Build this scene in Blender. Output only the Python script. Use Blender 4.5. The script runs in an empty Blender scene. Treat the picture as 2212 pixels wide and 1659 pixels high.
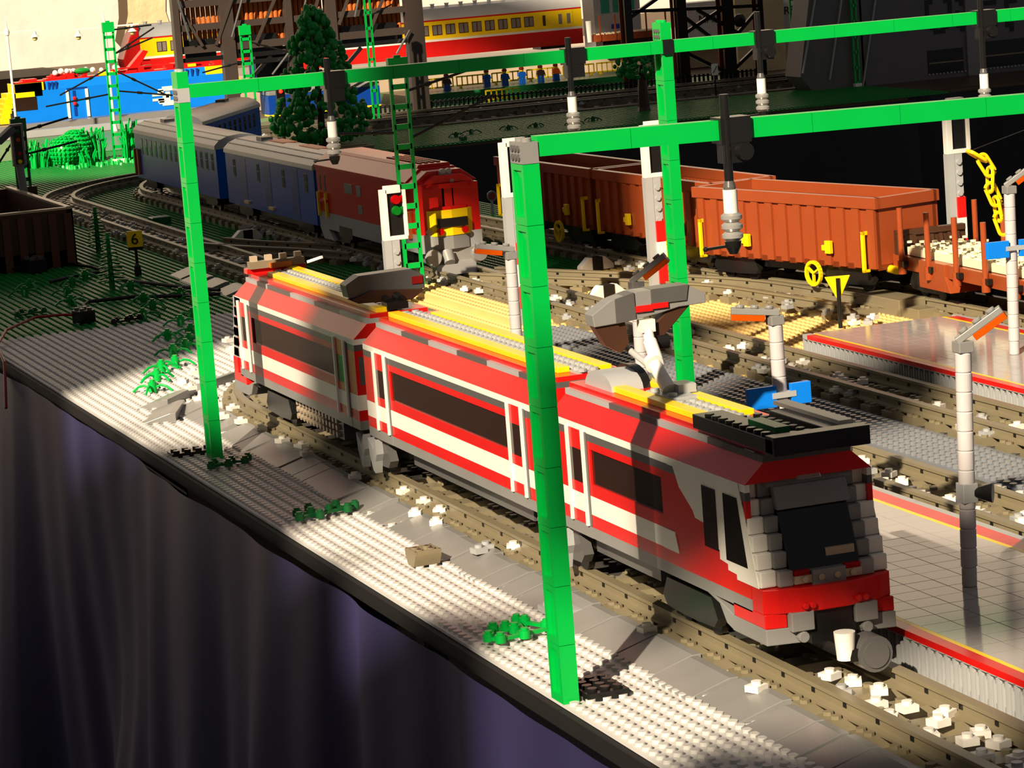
import bpy, math, random
from mathutils import Vector, Matrix
S = 0.008                                   # one stud of the toy bricks, in metres
sc = bpy.context.scene
COL = sc.collection
rad = math.radians
PI = math.pi

# ---------------------------------------------------------------- camera
def make_camera():
    az, pit, rol = rad(160.825), rad(8.969), rad(-4.419)
    d = Vector((math.cos(az)*math.cos(pit), math.sin(az)*math.cos(pit), -math.sin(pit)))
    r = d.cross(Vector((0, 0, 1))).normalized(); u = r.cross(d)
    r2 = math.cos(rol)*r + math.sin(rol)*u; u2 = -math.sin(rol)*r + math.cos(rol)*u
    cam = bpy.data.cameras.new('camera'); o = bpy.data.objects.new('camera', cam); COL.objects.link(o)
    m = Matrix((r2, u2, -d)).transposed().to_4x4()
    m.translation = Vector((209.16, -57.68, 46.0))*S
    o.matrix_world = m
    cam.sensor_fit = 'HORIZONTAL'; cam.sensor_width = 36.0; cam.lens = 36.0*6576.2/2212.0
    cam.clip_start = 0.05; cam.clip_end = 60
    sc.camera = o
make_camera()

# ---------------------------------------------------------------- world, sun, exposure
W = bpy.data.worlds.new('world'); sc.world = W; W.use_nodes = True
bg = W.node_tree.nodes['Background']
bg.inputs[0].default_value = (0.94, 0.93, 1.0, 1); bg.inputs[1].default_value = 0.17
SUN_AZ = Vector((-0.71, 0.704, 0)).normalized(); SUN_EL = rad(31.5)
sun = bpy.data.lights.new('sun', 'SUN'); so = bpy.data.objects.new('sun', sun); COL.objects.link(so)
sun.energy = 9.0; sun.angle = rad(0.8); sun.color = (1.0, 0.86, 0.66)
sdir = Vector((SUN_AZ.x*math.cos(SUN_EL), SUN_AZ.y*math.cos(SUN_EL), -math.sin(SUN_EL)))
so.rotation_euler = sdir.to_track_quat('-Z', 'Y').to_euler()
so.location = (-sdir*6)
vs = sc.view_settings
sc.display_settings.display_device = 'sRGB'
vs.view_transform = 'Standard'; vs.look = 'None'; vs.exposure = 0.0; vs.gamma = 1.0; vs.use_curve_mapping = False

# ---------------------------------------------------------------- materials
def lin(c):
    return tuple((x/12.92 if x <= .04045 else ((x+.055)/1.055)**2.4) for x in (c[0]/255, c[1]/255, c[2]/255))
def mat(name, rgb, rough=.28, var=.10, scale=40., metal=0., trans=0., spec=.3, emit=0., coat=0., bump=0.):
    m = bpy.data.materials.new(name); m.use_nodes = True
    nt = m.node_tree; b = nt.nodes['Principled BSDF']
    c = lin(rgb)
    tc = nt.nodes.new('ShaderNodeTexCoord'); nz = nt.nodes.new('ShaderNodeTexNoise')
    nz.inputs['Scale'].default_value = scale; nz.inputs['Detail'].default_value = 3
    nt.links.new(tc.outputs['Object'], nz.inputs['Vector'])
    mx = nt.nodes.new('ShaderNodeMix'); mx.data_type = 'RGBA'
    mx.inputs['A'].default_value = (*[x*(1-var) for x in c], 1)
    mx.inputs['B'].default_value = (*[min(1, x*(1+var)) for x in c], 1)
    nt.links.new(nz.outputs['Fac'], mx.inputs['Factor'])
    nt.links.new(mx.outputs['Result'], b.inputs['Base Color'])
    b.inputs['Roughness'].default_value = rough; b.inputs['Metallic'].default_value = metal
    b.inputs['Specular IOR Level'].default_value = spec
    if trans: b.inputs['Transmission Weight'].default_value = trans; b.inputs['IOR'].default_value = 1.3
    if emit:
        b.inputs['Emission Color'].default_value = (*c, 1); b.inputs['Emission Strength'].default_value = emit
    if bump:
        bp = nt.nodes.new('ShaderNodeBump'); bp.inputs['Strength'].default_value = bump; bp.inputs['Distance'].default_value = .01
        nt.links.new(nz.outputs['Fac'], bp.inputs['Height']); nt.links.new(bp.outputs['Normal'], b.inputs['Normal'])
    return m
K = dict(
    white=mat('white_plastic', (226, 220, 208)), lgrey=mat('light_grey_plastic', (160, 160, 158)), mgrey=mat('medium_grey_plastic', (126, 124, 120)),
    plate=mat('pale_grey_baseplate', (196, 192, 186), .4), dgrey=mat('dark_grey_plastic', (82, 80, 78)), bgrey=mat('bluish_grey_plastic', (118, 120, 124), .22),
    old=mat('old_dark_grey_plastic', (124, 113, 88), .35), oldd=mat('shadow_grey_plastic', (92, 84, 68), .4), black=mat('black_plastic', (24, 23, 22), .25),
    red=mat('red_plastic', (200, 24, 20), .22), dred=mat('dark_red_plastic', (128, 20, 18)), green=mat('bright_green_plastic', (0, 168, 62), .3),
    gplate=mat('green_baseplate', (18, 118, 44), .35), leaf=mat('leaf_green_plastic', (12, 130, 45), .3), dleaf=mat('dark_green_plastic', (24, 92, 46), .3),
    yellow=mat('yellow_plastic', (240, 200, 16), .28), tan=mat('tan_plastic', (222, 188, 118), .35), blue=mat('blue_plastic', (16, 84, 176), .25),
    sky=mat('medium_blue_plastic', (14, 120, 220), .25), brown=mat('reddish_brown_plastic', (146, 66, 32), .28), dbrown=mat('dark_brown_plastic', (66, 42, 28), .35),
    orange=mat('dark_orange_plastic', (186, 98, 40), .4), lamp=mat('clear_orange_plastic', (214, 84, 10), .1, trans=.35), clear=mat('clear_plastic', (220, 210, 205), .08, trans=.6),
    tred=mat('clear_red_plastic', (190, 8, 10), .08, trans=.3), tgreen=mat('clear_green_plastic', (10, 120, 30), .08, trans=.3),
    glass=mat('smoked_brown_glass', (42, 26, 20), .06, spec=.5), dglass=mat('dark_window_glass', (22, 18, 15), .06),
    silver=mat('pearl_silver_plastic', (170, 166, 160), .25, metal=.45), chrome=mat('metal_grey', (150, 150, 150), .2, metal=.8),
    table=mat('black_painted_board', (22, 19, 18), .7), floor=mat('dark_floor', (60, 54, 48), .6, .25, 6.), plaster=mat('old_plaster', (214, 202, 188), .9, .12, 9., bump=.5),
    ochre=mat('bare_ochre_plaster', (206, 184, 140), .95, .15, 20., bump=.6), wood=mat('dark_wood_board', (92, 74, 54), .7, .2, 12.), beige=mat('beige_plastic', (176, 156, 130)),
    cable=mat('black_cable_rubber', (20, 19, 18), .5), rwire=mat('red_wire', (140, 22, 22), .4), bldg=mat('charcoal_brick_wall', (96, 93, 92), .5),
    lit=mat('glowing_red_lamp', (255, 40, 20), .2, emit=3.), skin=mat('yellow_figure_plastic', (232, 184, 20)), hi=mat('orange_vest_plastic', (240, 96, 20)),
    brownish=mat('shaded_brown_plastic', (84, 48, 32), .35), cream=mat('cream_plastic', (240, 226, 186), .35), teal=mat('teal_window_plastic', (20, 130, 110), .15), bridge=mat('umber_lattice_plastic', (64, 54, 48), .4),
)
def cloth(name, rgb, rgb2, sheen=.4):
    m = mat(name, rgb, .42, .25, 5., bump=.15)
    b = m.node_tree.nodes['Principled BSDF']; b.inputs['Sheen Weight'].default_value = sheen; b.inputs['Sheen Tint'].default_value = (*lin(rgb2), 1)
    return m
K['satin'] = cloth('indigo_satin_cloth', (30, 26, 50), (90, 84, 150)); K['pall'] = cloth('black_cloth', (14, 16, 18), (40, 46, 50), .1)

# ---------------------------------------------------------------- mesh helper (studs in, metres out)
class MB:
    def __init__(s): s.v = []; s.f = []; s.m = []
    def add(s, vs, fs, m=0):
        n = len(s.v); s.v.extend(tuple(p) for p in vs)
        for f in fs: s.f.append(tuple(i+n for i in f)); s.m.append(m)
        return s
    def box(s, x0, x1, y0, y1, z0, z1, m=0, T=None):
        vs = [(x, y, z) for z in (z0, z1) for y in (y0, y1) for x in (x0, x1)]
        if T is not None: vs = [T @ Vector(p) for p in vs]
        fl = [(0, 2, 3, 1), (4, 5, 7, 6), (0, 1, 5, 4), (2, 6, 7, 3), (0, 4, 6, 2), (1, 3, 7, 5)]
        if (x1-x0)*(y1-y0)*(z1-z0) < 0: fl = [f[::-1] for f in fl]
        return s.add(vs, fl, m)
    def bar(s, p, q, w, h=None, m=0):
        """square bar from p to q"""
        h = h or w; p = Vector(p); q = Vector(q); d = q-p; L = d.length; d.normalize()
        a = d.cross(Vector((0, 0, 1)))
        if a.length < 1e-4: a = Vector((1, 0, 0))
        a.normalize(); b = a.cross(d)
        T = Matrix((d, a, b)).transposed().to_4x4(); T.translation = p
        return s.box(0, L, -w/2, w/2, -h/2, h/2, m, T)
    def cyl(s, p, q, r, r2=None, n=12, m=0, cap=True):
        r2 = r if r2 is None else r2; p = Vector(p); q = Vector(q); d = (q-p).normalized()
        a = d.cross(Vector((0, 0, 1)))
        if a.length < 1e-4: a = Vector((1, 0, 0))
        a.normalize(); b = d.cross(a)
        vs = []
        for c, rr in ((p, r), (q, r2)):
            for i in range(n):
                t = 2*PI*i/n; vs.append(c + a*(rr*math.cos(t)) + b*(rr*math.sin(t)))
        fs = [(i, (i+1) % n, n+(i+1) % n, n+i) for i in range(n)]
        if cap: fs += [tuple(range(n-1, -1, -1)), tuple(range(n, 2*n))]
        return s.add(vs, fs, m)
    def lathe(s, c, prof, n=14, m=0):
        """stack of (r, z) rings round a vertical axis at c"""
        for (r0, z0), (r1, z1) in zip(prof, prof[1:]):
            s.cyl((c[0], c[1], c[2]+z0), (c[0], c[1], c[2]+z1), max(r0, .001), max(r1, .001), n, m, True)
        return s
    def stud(s, x, y, z, n=12, m=0): return s.cyl((x, y, z), (x, y, z+.21), .3, None, n, m)
    def prism(s, pts, ax, a, b, m=0):
        """polygon in the plane across ax, extruded from a to b (ax x: pts y,z; y: pts x,z; z: pts x,y)"""
        def P(p, t): return (t, p[0], p[1]) if ax == 'x' else (p[0], t, p[1]) if ax == 'y' else (p[0], p[1], t)
        n = len(pts); vs = [P(p, a) for p in pts]+[P(p, b) for p in pts]
        return s.add(vs, [(i, (i+1) % n, n+(i+1) % n, n+i) for i in range(n)]+[tuple(range(n-1, -1, -1)), tuple(range(n, 2*n))], m)
    def tube(s, path, r, n=8, m=0):
        P = [Vector(p) for p in path]; N = len(P); vs = []; up = Vector((0, 0, 1))
        for i, p in enumerate(P):
            d = (P[min(i+1, N-1)]-P[max(i-1, 0)]).normalized()
            a = d.cross(up)
            if a.length < 1e-3: a = d.cross(Vector((0, 1, 0)))
            a.normalize(); b = a.cross(d)
            for k in range(n):
                t = 2*PI*k/n; vs.append(p+a*(r*math.cos(t))+b*(r*math.sin(t)))
        fs = [(i*n+k, i*n+(k+1) % n, (i+1)*n+(k+1) % n, (i+1)*n+k) for i in range(N-1) for k in range(n)]
        fs += [tuple(range(n-1, -1, -1)), tuple(range((N-1)*n, N*n))]
        return s.add(vs, fs, m)
    def ball(s, c, r, nu=12, nv=8, m=0, sx=1, sy=1, sz=1):
        vs = [(c[0], c[1], c[2]+r*sz)]
        for j in range(1, nv):
            t = PI*j/nv
            for i in range(nu):
                p = 2*PI*i/nu; vs.append((c[0]+r*sx*math.sin(t)*math.cos(p), c[1]+r*sy*math.sin(t)*math.sin(p), c[2]+r*sz*math.cos(t)))
        vs.append((c[0], c[1], c[2]-r*sz)); L = len(vs)-1
        fs = [(0, 1+i, 1+(i+1) % nu) for i in range(nu)]
        for j in range(nv-2):
            for i in range(nu): fs.append((1+j*nu+i, 1+(j+1)*nu+i, 1+(j+1)*nu+(i+1) % nu, 1+j*nu+(i+1) % nu))
        fs += [(L, 1+(nv-2)*nu+(i+1) % nu, 1+(nv-2)*nu+i) for i in range(nu)]
        return s.add(vs, fs, m)
    def build(s, name, mats, parent=None, smooth=True, bevel=0.):
        me = bpy.data.meshes.new(name)
        me.from_pydata([(x*S, y*S, z*S) for x, y, z in s.v], [], s.f)
        if not isinstance(mats, (list, tuple)): mats = [mats]
        for k in mats: me.materials.append(K[k] if isinstance(k, str) else k)
        me.polygons.foreach_set('material_index', s.m)
        if smooth:
            me.polygons.foreach_set('use_smooth', [True]*len(me.polygons)); me.update()
            me.set_sharp_from_angle(angle=rad(32))
        me.update()
        o = bpy.data.objects.new(name, me); COL.objects.link(o)
        if parent is not None: o.parent = parent
        if bevel:
            b = o.modifiers.new('edge', 'BEVEL'); b.width = bevel*S; b.segments = 2; b.limit_method = 'ANGLE'; b.angle_limit = rad(40)
        return o
def tag(o, label, cat, group=None, kind=None):
    if label: o['label'] = label
    if cat: o['category'] = cat
    if group: o['group'] = group
    if kind: o['kind'] = kind
    return o
def thing(name, label, cat, loc=(0, 0, 0), rz=0., group=None):
    o = bpy.data.objects.new(name, None); COL.objects.link(o); o.empty_display_size = .01
    o.location = Vector(loc)*S; o.rotation_euler = (0, 0, rz)
    return tag(o, label, cat, group)
def place(o, loc, rz=0.):
    o.location = Vector(loc)*S; o.rotation_euler = (0, 0, rz); return o
KIDS = {}
def dup(root, loc, rz=0., label=None, group=None):
    """copy a thing with its parts and sub-parts (shared mesh data)"""
    def cp(o, par):
        c = o.copy(); COL.objects.link(c)
        if par is not None: c.parent = par
        for ch in o.children: cp(ch, c)
        return c
    r = cp(root, None); place(r, loc, rz)
    if label: r['label'] = label
    if group: r['group'] = group
    return r
def struct(o): o['kind'] = 'structure'; return o
def text_part(txt, size, mat_key, parent, loc, rot, name='lettering', depth=.06, stretch=1.0):
    """raised lettering as a mesh part; size and loc in studs"""
    cu = bpy.data.curves.new(name, 'FONT'); cu.body = txt; cu.size = size*S; cu.extrude = depth*S; cu.align_x = 'CENTER'; cu.align_y = 'CENTER'
    t = bpy.data.objects.new('tmp_text', cu); COL.objects.link(t)
    bpy.context.view_layer.update()
    me = bpy.data.meshes.new_from_object(t.evaluated_get(bpy.context.evaluated_depsgraph_get()))
    bpy.data.objects.remove(t); bpy.data.curves.remove(cu)
    me.materials.clear(); me.materials.append(K[mat_key])
    for p in me.polygons: p.material_index = 0
    o = bpy.data.objects.new(name, me); COL.objects.link(o); o.parent = parent
    o.location = Vector(loc)*S; o.rotation_euler = rot; o.scale = (stretch, 1, 1)
    return o
rng = random.Random(7)
# ---------------------------------------------------------------- the room
def slab(name, x0, x1, y0, y1, z0, z1, k, kind='structure'):
    o = MB().box(x0, x1, y0, y1, z0, z1).build(name, k); o['kind'] = kind; return o
slab('floor', -1050, 480, -560, 720, -96.5, -95, 'floor')
back = slab('wall_back', -915, -900, -300, 620, -95, 300, 'plaster')
# unseen wall added with openings shaped for the lit patches, square to the sun: u runs along it, h is height
NX, NY = 0.71, -0.704; WD = 320.0
SUN_GAPS = [
    (-66, -57, 228, 300),
    (-57, -46, 226, 294),
    (-46, -38, 222, 294),
    (-38, -20, 222, 310),
    (-20, -7, 267, 310),
    (-7, 3, 196, 310),
    (3, 12, 186, 232),
    (12, 14.5, 186, 232),
    (14.5, 24, 188, 232),
    (3, 28, 245, 310),
    (24, 28, 158, 232),
    (28, 33, 158, 197),
    (33, 36, 158, 189),
    (36, 44.5, 158, 192),
    (44.5, 62, 172, 188),
    (28, 62, 196.5, 310),
    (-72, -66, 309.5, 318.5),
    (-78, -72, 313.1, 322.1),
    (-84, -78, 316.7, 325.7),
    (-90, -84, 320.3, 329.3),
    (-96, -90, 323.9, 332.9),
    (-102, -96, 327.5, 336.5),
    (-108, -102, 331.1, 340.1),
    (-114, -108, 334.7, 343.7),
    (-120, -114, 338.3, 347.3),
    (-126, -120, 341.9, 350.9),
    (-132, -126, 345.5, 354.5),
    (-138, -132, 349.1, 358.1),
    (-144, -138, 352.7, 361.7),
    (-150, -144, 356.3, 365.3),
    (-156, -150, 359.9, 368.9),
    (-162, -156, 363.5, 372.5),
    (-168, -162, 367.1, 376.1),
    (-174, -168, 370.7, 379.7),
    (-180, -174, 374.3, 383.3),
    (-186, -180, 377.9, 386.9),
    (-330, -203, 382, 540),
    (-201.5, -193.5, 474, 480),
    (-196, -180, 500, 508),
]
def build_sun_mask():
    U0, U1, H0, H1 = -640., 660., -95., 560.
    us = sorted({U0, U1, *[w[0] for w in SUN_GAPS], *[w[1] for w in SUN_GAPS]}); hs = sorted({H0, H1, *[w[2] for w in SUN_GAPS], *[w[3] for w in SUN_GAPS]})
    T = Matrix(((.704, NX, 0, NX*WD), (.71, NY, 0, NY*WD), (0, 0, 1, 0), (0, 0, 0, 1)))     # (u, out, h) to world
    b = MB()
    for i in range(len(us)-1):
        run = None
        for j in range(len(hs)-1):
            uc, hc = (us[i]+us[i+1])/2, (hs[j]+hs[j+1])/2
            op = any(w[0] < uc < w[1] and w[2] < hc < w[3] for w in SUN_GAPS)
            if not op: run = run if run is not None else hs[j]
            if op and run is not None: b.box(us[i], us[i+1], 0, 10, run, hs[j], 0, T); run = None
        if run is not None: b.box(us[i], us[i+1], 0, 10, run, hs[-1], 0, T)
    struct(b.build('sun_mask_wall', 'plaster', smooth=False))
build_sun_mask()
# bare patch where the plaster fell off the back wall
b = MB(); pr = random.Random(3)
ring = [(a, 13+pr.uniform(-3, 3)) for a in [i*2*PI/18 for i in range(18)]]
b.prism([(197+.62*r*math.cos(a), 16+1.5*r*math.sin(a)) for a, r in ring], 'x', -899.9, -899.5, 0)
b.prism([(193.5+.62*r*math.cos(a), 15+1.5*r*math.sin(a)) for a, r in ring], 'x', -899.98, -899.7, 1)
o = b.build('trim_1', ['ochre', 'wood']); o['kind'] = 'structure'
slab('trim_2', -905, -890, -100, 300, -95, -3, 'wood')

# ---------------------------------------------------------------- tables and the cloth round them
t = thing('exhibition_table', 'long black edged exhibition table carrying the front of the brick railway', 'table', (0, 0, 0))
MB().box(-470, 150, .15, 97, -1.3, -.22).build('table_top', 'table', t)
for x in (-440, -260, -90, 120):
    for y in (8, 88): MB().box(x-2, x+2, y-2, y+2, -95, -2.4).build('leg', 'table', t)
t = thing('exhibition_table', 'rear exhibition table carrying the far green baseplates and trains', 'table', (0, 0, 0))
MB().box(-890, -370, 97.3, 420, -2.4, -.22).box(-890, -471, 20, 97, -2.4, -.22).box(-370, -360.2, 97.3, 232, -2.4, -.22).build('table_top', 'wood', t)
for x in (-860, -380):
    for y in (110, 225, 400): MB().box(x-2, x+2, y-2, y+2, -95, -2.4).build('leg', 'table', t)

def drape(name, p0, p1, z0, z1, key, amp, label, seed, step=.7, flare=1.0):
    """hanging cloth with irregular folds along the line p0-p1"""
    r = random.Random(seed); p0 = Vector(p0); p1 = Vector(p1); L = (p1-p0).length; d = (p1-p0)/L; nrm = Vector((d.y, -d.x))
    n = int(L/step); NZ = 26; vs = []; fs = []
    ks = [(r.uniform(.09, .16), r.uniform(0, 6)), (r.uniform(.2, .33), r.uniform(0, 6)), (r.uniform(.45, .7), r.uniform(0, 6)), (r.uniform(.035, .06), r.uniform(0, 6))]
    for j in range(NZ+1):
        f = j/NZ; z = z0+(z1-z0)*f; grow = .12+1.0*min(1, f*1.7)
        for i in range(n+1):
            s = L*i/n
            ph = 5*math.sin(s*.045+2.1*f*math.sin(s*.021))+1.6*f*math.sin(s*.11+1.7)
            w = 1.25*math.sin(ks[0][0]*s+ks[0][1]+ph*.5)+.7*math.sin(ks[1][0]*s+ks[1][1]+ph+1.5*f)+.3*math.sin(ks[2][0]*s+ks[2][1]+2*f)+1.5*math.sin(ks[3][0]*s+ks[3][1])
            w = math.copysign(abs(w)**.8, w)
            off = amp*(w*.5*grow+.9*grow*flare)+.5*math.sin(f*9+s*.13)*grow*amp*.25
            p = p0+d*s+nrm*(off+.4); vs.append((p.x, p.y, z))
    for j in range(NZ):
        for i in range(n):
            a = j*(n+1)+i; fs.append((a, a+n+1, a+n+2, a+1))
    o = MB().add(vs, fs).build(name, key)
    for p in o.data.polygons: p.use_smooth = True
    return tag(o, label, 'cloth')
drape('table_skirt', (-300, -.2), (100, -.2), -1.2, -94, 'satin', 3.4, 'dark indigo satin cloth hanging in folds from the front table edge', 11)
drape('table_cloth', (-359.3, 98), (-359.3, 233), -.6, -94, 'pall', 1.6, 'black cloth hanging below the green edge of the rear table', 5, 1.2)
drape('table_cloth', (-369.3, 233), (-369.3, 420), -.8, -94, 'pall', 2.2, 'black cloth hanging below the charcoal building on the rear table', 6, 1.4)
tag(MB().box(-300, 48, -.4, .12, -1.3, -.25).build('edge_strip', 'table'), 'black strip along the front table edge under the pale baseplates', 'edging')
tag(MB().box(48.1, 150, -.4, .12, -1.3, -.25).build('edge_strip', 'table'), 'black strip under the nearest table corner by the front mast', 'edging')

# ---------------------------------------------------------------- studded baseplates
def plate_mesh(nx, ny, seg, name, key):
    b = MB().box(0.02, nx-.02, 0.02, ny-.02, -.2, 0)
    for i in range(nx):
        for j in range(ny): b.stud(i+.5, j+.5, 0, seg)
    return b.build(name, key)
def cplate(proto, key, x, y, label, group):
    o = proto.copy(); COL.objects.link(o); o.location = Vector((x, y, 0))*S
    o.material_slots[0].link = 'OBJECT'; o.material_slots[0].material = K[key]
    return tag(o, label, 'baseplate', group)
P48 = plate_mesh(48, 48, 12, 'baseplate', 'plate'); P48.location = Vector((0, 0, 0))
tag(P48, 'pale grey studded baseplate along the table edge behind the front green mast', 'baseplate', 'pale baseplates along the table edge')
cplate(P48, 'plate', 48, 0, 'pale grey studded baseplate in the near corner, in front of the front green mast', 'pale baseplates along the table edge')
cplate(P48, 'plate', -48, 0, 'pale grey studded baseplate with dark green leaves beside the second green mast', 'pale baseplates along the table edge')
cplate(P48, 'plate', -96, 0, 'pale grey studded baseplate with bright green flower stems at its end', 'pale baseplates along the table edge')
cplate(P48, 'plate', -144, 0, 'pale grey studded baseplate next to the dark green baseplates', 'pale baseplates along the table edge')
G48 = plate_mesh(48, 48, 7, 'baseplate', 'gplate'); G48.location = Vector((-192, 0, 0))*S
GL = 'green baseplates of the left landscape'
tag(G48, 'green studded baseplate with black cables and bushes next to the pale plates', 'baseplate', GL)
cplate(G48, 'gplate', -240, 0, 'green studded baseplate in front of the dark brown crate', 'baseplate' and GL)
for i, x in enumerate((-288, -336, -384, -432)): cplate(G48, 'gplate', x, 0, 'green studded baseplate at the far left end of the table', GL)
for x in (-144, -96): cplate(G48, 'tan', x, 48, 'tan studded baseplate under the track junction', 'tan baseplates')
for x in (-48, 0, 48): cplate(G48, 'dgrey', x, 48, 'dark grey studded baseplate under the platform tracks', 'dark grey baseplates')
for x in (-192, -240, -288, -336, -384, -432): cplate(G48, 'gplate', x, 48, 'green studded baseplate below the blue coaches', GL)
for y in (97.5, 145.5, 193.5): cplate(G48, 'gplate', -408, y, 'green studded baseplate on the edge of the rear table', 'green baseplates of the rear table')
o = MB(); [o.stud(-96.5+i, 49.8+j, .4, 10) for i in range(0, 200) for j in range(6)]
o.box(-97, 103.5, 49.3, 55.8, .02, .4)
tag(o.build('grey_plate', 'bgrey'), 'long bluish grey studded strip between the two middle tracks', 'plate')
o = MB().box(-142, -104, 51.6, 55.6, .02, .8); [o.stud(-141.5+i, 52.1+j, .8, 10) for i in range(38) for j in range(4)]
tag(o.build('tan_plate', 'tan'), 'sunlit tan studded strip beside the folded pantograph', 'plate')
o = MB().box(-210, -196, 50.5, 54.5, .02, .6); [o.stud(-209.5+i, 51+j, .6, 8) for i in range(14) for j in range(4)]
tag(o.build('tan_plate', 'tan'), 'shaded tan studded strip behind the second green mast', 'plate')

# ---------------------------------------------------------------- tracks
RAILP = [(-.62, .8), (-.62, .95), (-.2, 1.08), (-.2, 1.5), (-.34, 1.56), (-.34, 1.8), (.34, 1.8), (.34, 1.56), (.2, 1.5), (.2, 1.08), (.62, .95), (.62, .8)]
def sweep(path, offy, prof):
    b = MB(); n = len(prof); vs = []; N = len(path)
    for i, p in enumerate(path):
        a = Vector(path[max(i-1, 0)]); c = Vector(path[min(i+1, N-1)]); d = (c-a).normalized(); nr = Vector((-d.y, d.x))
        for (y, z) in prof:
            q = Vector(p)+nr*(y+offy); vs.append((q.x, q.y, z))
    fs = [(i*n+k, (i+1)*n+k, (i+1)*n+(k+1) % n, i*n+(k+1) % n) for i in range(N-1) for k in range(n)]
    fs += [tuple(range(n)), tuple(range(N*n-1, (N-1)*n-1, -1))]
    return b.add(vs, fs)
def sleeper(b, p, h, w=1.9, L=4.0):
    T = Matrix.Rotation(h, 4, 'Z'); T.translation = Vector((p[0], p[1], 0))
    b.box(-w/2, w/2, -L, L, .05, .8, 0, T)
    for sy in (-3.5, 3.5, -.9, .9):
        for sx in (-.5, .5):
            q = T @ Vector((sx, sy, .8)); b.cyl(q, q+Vector((0, 0, .2)), .3, None, 8)
    return b
def section(path, label, group, key='old', lift=0.):
    p0 = Vector(path[0]); loc = [(p[0]-p0.x, p[1]-p0.y) for p in path]
    t = thing('track_section', label, 'track', (p0.x, p0.y, lift), 0, group)
    for s in (-2.5, 2.5):
        b = sweep(loc, s, RAILP); m = len(loc)
        for f in (.125, .375, .625, .875):
            i = min(int(f*(m-1)), m-2); a = Vector(loc[i]); c = Vector(loc[i+1]); d = (c-a).normalized(); fr = f*(m-1)-i
            q = a+(c-a)*fr; h = math.atan2(d.y, d.x)
            T = Matrix.Rotation(h, 4, 'Z'); T.translation = Vector((q.x, q.y, 0))
            for e in (-1, 1): b.box(-.2, .2, s+e*.19-.05, s+e*.19+.05, 1.18, 1.44, 1, T)
        b.build('rail', [key, 'black'], t)
    for k in range(4):
        f = (k+.5)/4; i = min(int(f*(len(loc)-1)), len(loc)-2); a = Vector(loc[i]); c = Vector(loc[i+1]); fr = f*(len(loc)-1)-i
        q = a+(c-a)*fr; d = c-a
        sleeper(MB(), (q.x, q.y), math.atan2(d.y, d.x)).build('sleeper', key, t)
    return t
def straight(x0, y0, heading, n, label, group, key='old', lift=0.):
    h = rad(heading); t = None; r = random.Random(int(x0*7+y0))
    for i in range(n):
        p = (x0+16*i*math.cos(h), y0+16*i*math.sin(h), lift)
        if t is None:
            t = section([(0, 0), (16, 0)], label, group, key); place(t, p, h)
        else: dup(t, p, h)
    return (x0+16*n*math.cos(h), y0+16*n*math.sin(h))
def arc(cx, cy, R, a0, a1, n, label, group, key='old'):
    for i in range(n):
        A0 = rad(a0+(a1-a0)*i/n); A1 = rad(a0+(a1-a0)*(i+1)/n)
        section([(cx+R*math.cos(A0+(A1-A0)*k/8), cy+R*math.sin(A0+(A1-A0)*k/8)) for k in range(9)], label, group, key)
def polytrack(pts, label, group, key='old'):
    """smooth line through pts cut into sections about 16 studs long"""
    P = [Vector(p) for p in pts]; out = []
    for i in range(len(P)-1):
        p0 = P[max(i-1, 0)]; p1 = P[i]; p2 = P[i+1]; p3 = P[min(i+2, len(P)-1)]
        for k in range(24):
            u = k/24; out.append(.5*((2*p1)+(p2-p0)*u+(2*p0-5*p1+4*p2-p3)*u*u+(3*p1-p0-3*p2+p3)*u**3))
    out.append(P[-1]); acc = [0]
    for a, c in zip(out, out[1:]): acc.append(acc[-1]+(c-a).length)
    L = acc[-1]; n = max(1, round(L/16))
    def at(s):
        for i in range(len(acc)-1):
            if acc[i+1] >= s: return out[i].lerp(out[i+1], (s-acc[i])/max(1e-6, acc[i+1]-acc[i]))
        return out[-1]
    for i in range(n): section([tuple(at(L*(i+k/8)/n)) for k in range(9)], label, group, key)
Y1, Y2, Y3 = 14.0, 42.8, 60.2
straight(96, Y1, 180, 10, 'dark grey toy track section under and ahead of the red and white railcar', 'sections of the front track')
arc(-64, Y1+40, 40, -90, -157, 3, 'curved toy track section behind the tail of the red and white railcar', 'curved sections behind the railcar')
straight(64, Y2, 180, 23, 'dark grey toy track section along the far edge of the near platform', 'sections of the second track')
arc(-304, Y2+47, 47, -90, -180, 5, 'curved toy track section turning away at the far left behind the crate', 'curved sections of the second track')
straight(16, Y3, 180, 20, 'dark grey toy track section in front of the far platform and under the blue train', 'sections of the third track')
arc(-304, Y3+54, 54, -90, -180, 5, 'curved toy track section under the rearmost blue coach', 'curved sections of the third track')
polytrack([(-232, 80), (-190, 81.6), (-147, 82.8), (-116, 84.3), (-84, 89.6), (-62, 91), (-30, 90.4), (6, 89.8)], 'toy track section under the brown freight wagons', 'sections of the freight track')
polytrack([(-143, 62), (-132, 67.2), (-118, 74.2), (-105, 79.2), (-92, 81), (-78, 82.5)], 'branching toy track section in front of the brown freight wagons', 'sections of the branching track')
polytrack([(-214, 45.4), (-203, 48.8), (-190, 54.4), (-178, 58)], 'diagonal toy track section crossing between the second and third tracks', 'sections of the crossover')
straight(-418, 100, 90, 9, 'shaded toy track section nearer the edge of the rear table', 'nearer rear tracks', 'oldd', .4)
straight(-433, 100, 90, 9, 'shaded toy track section beside the black picket fence', 'farther rear tracks', 'oldd', .4)

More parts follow.
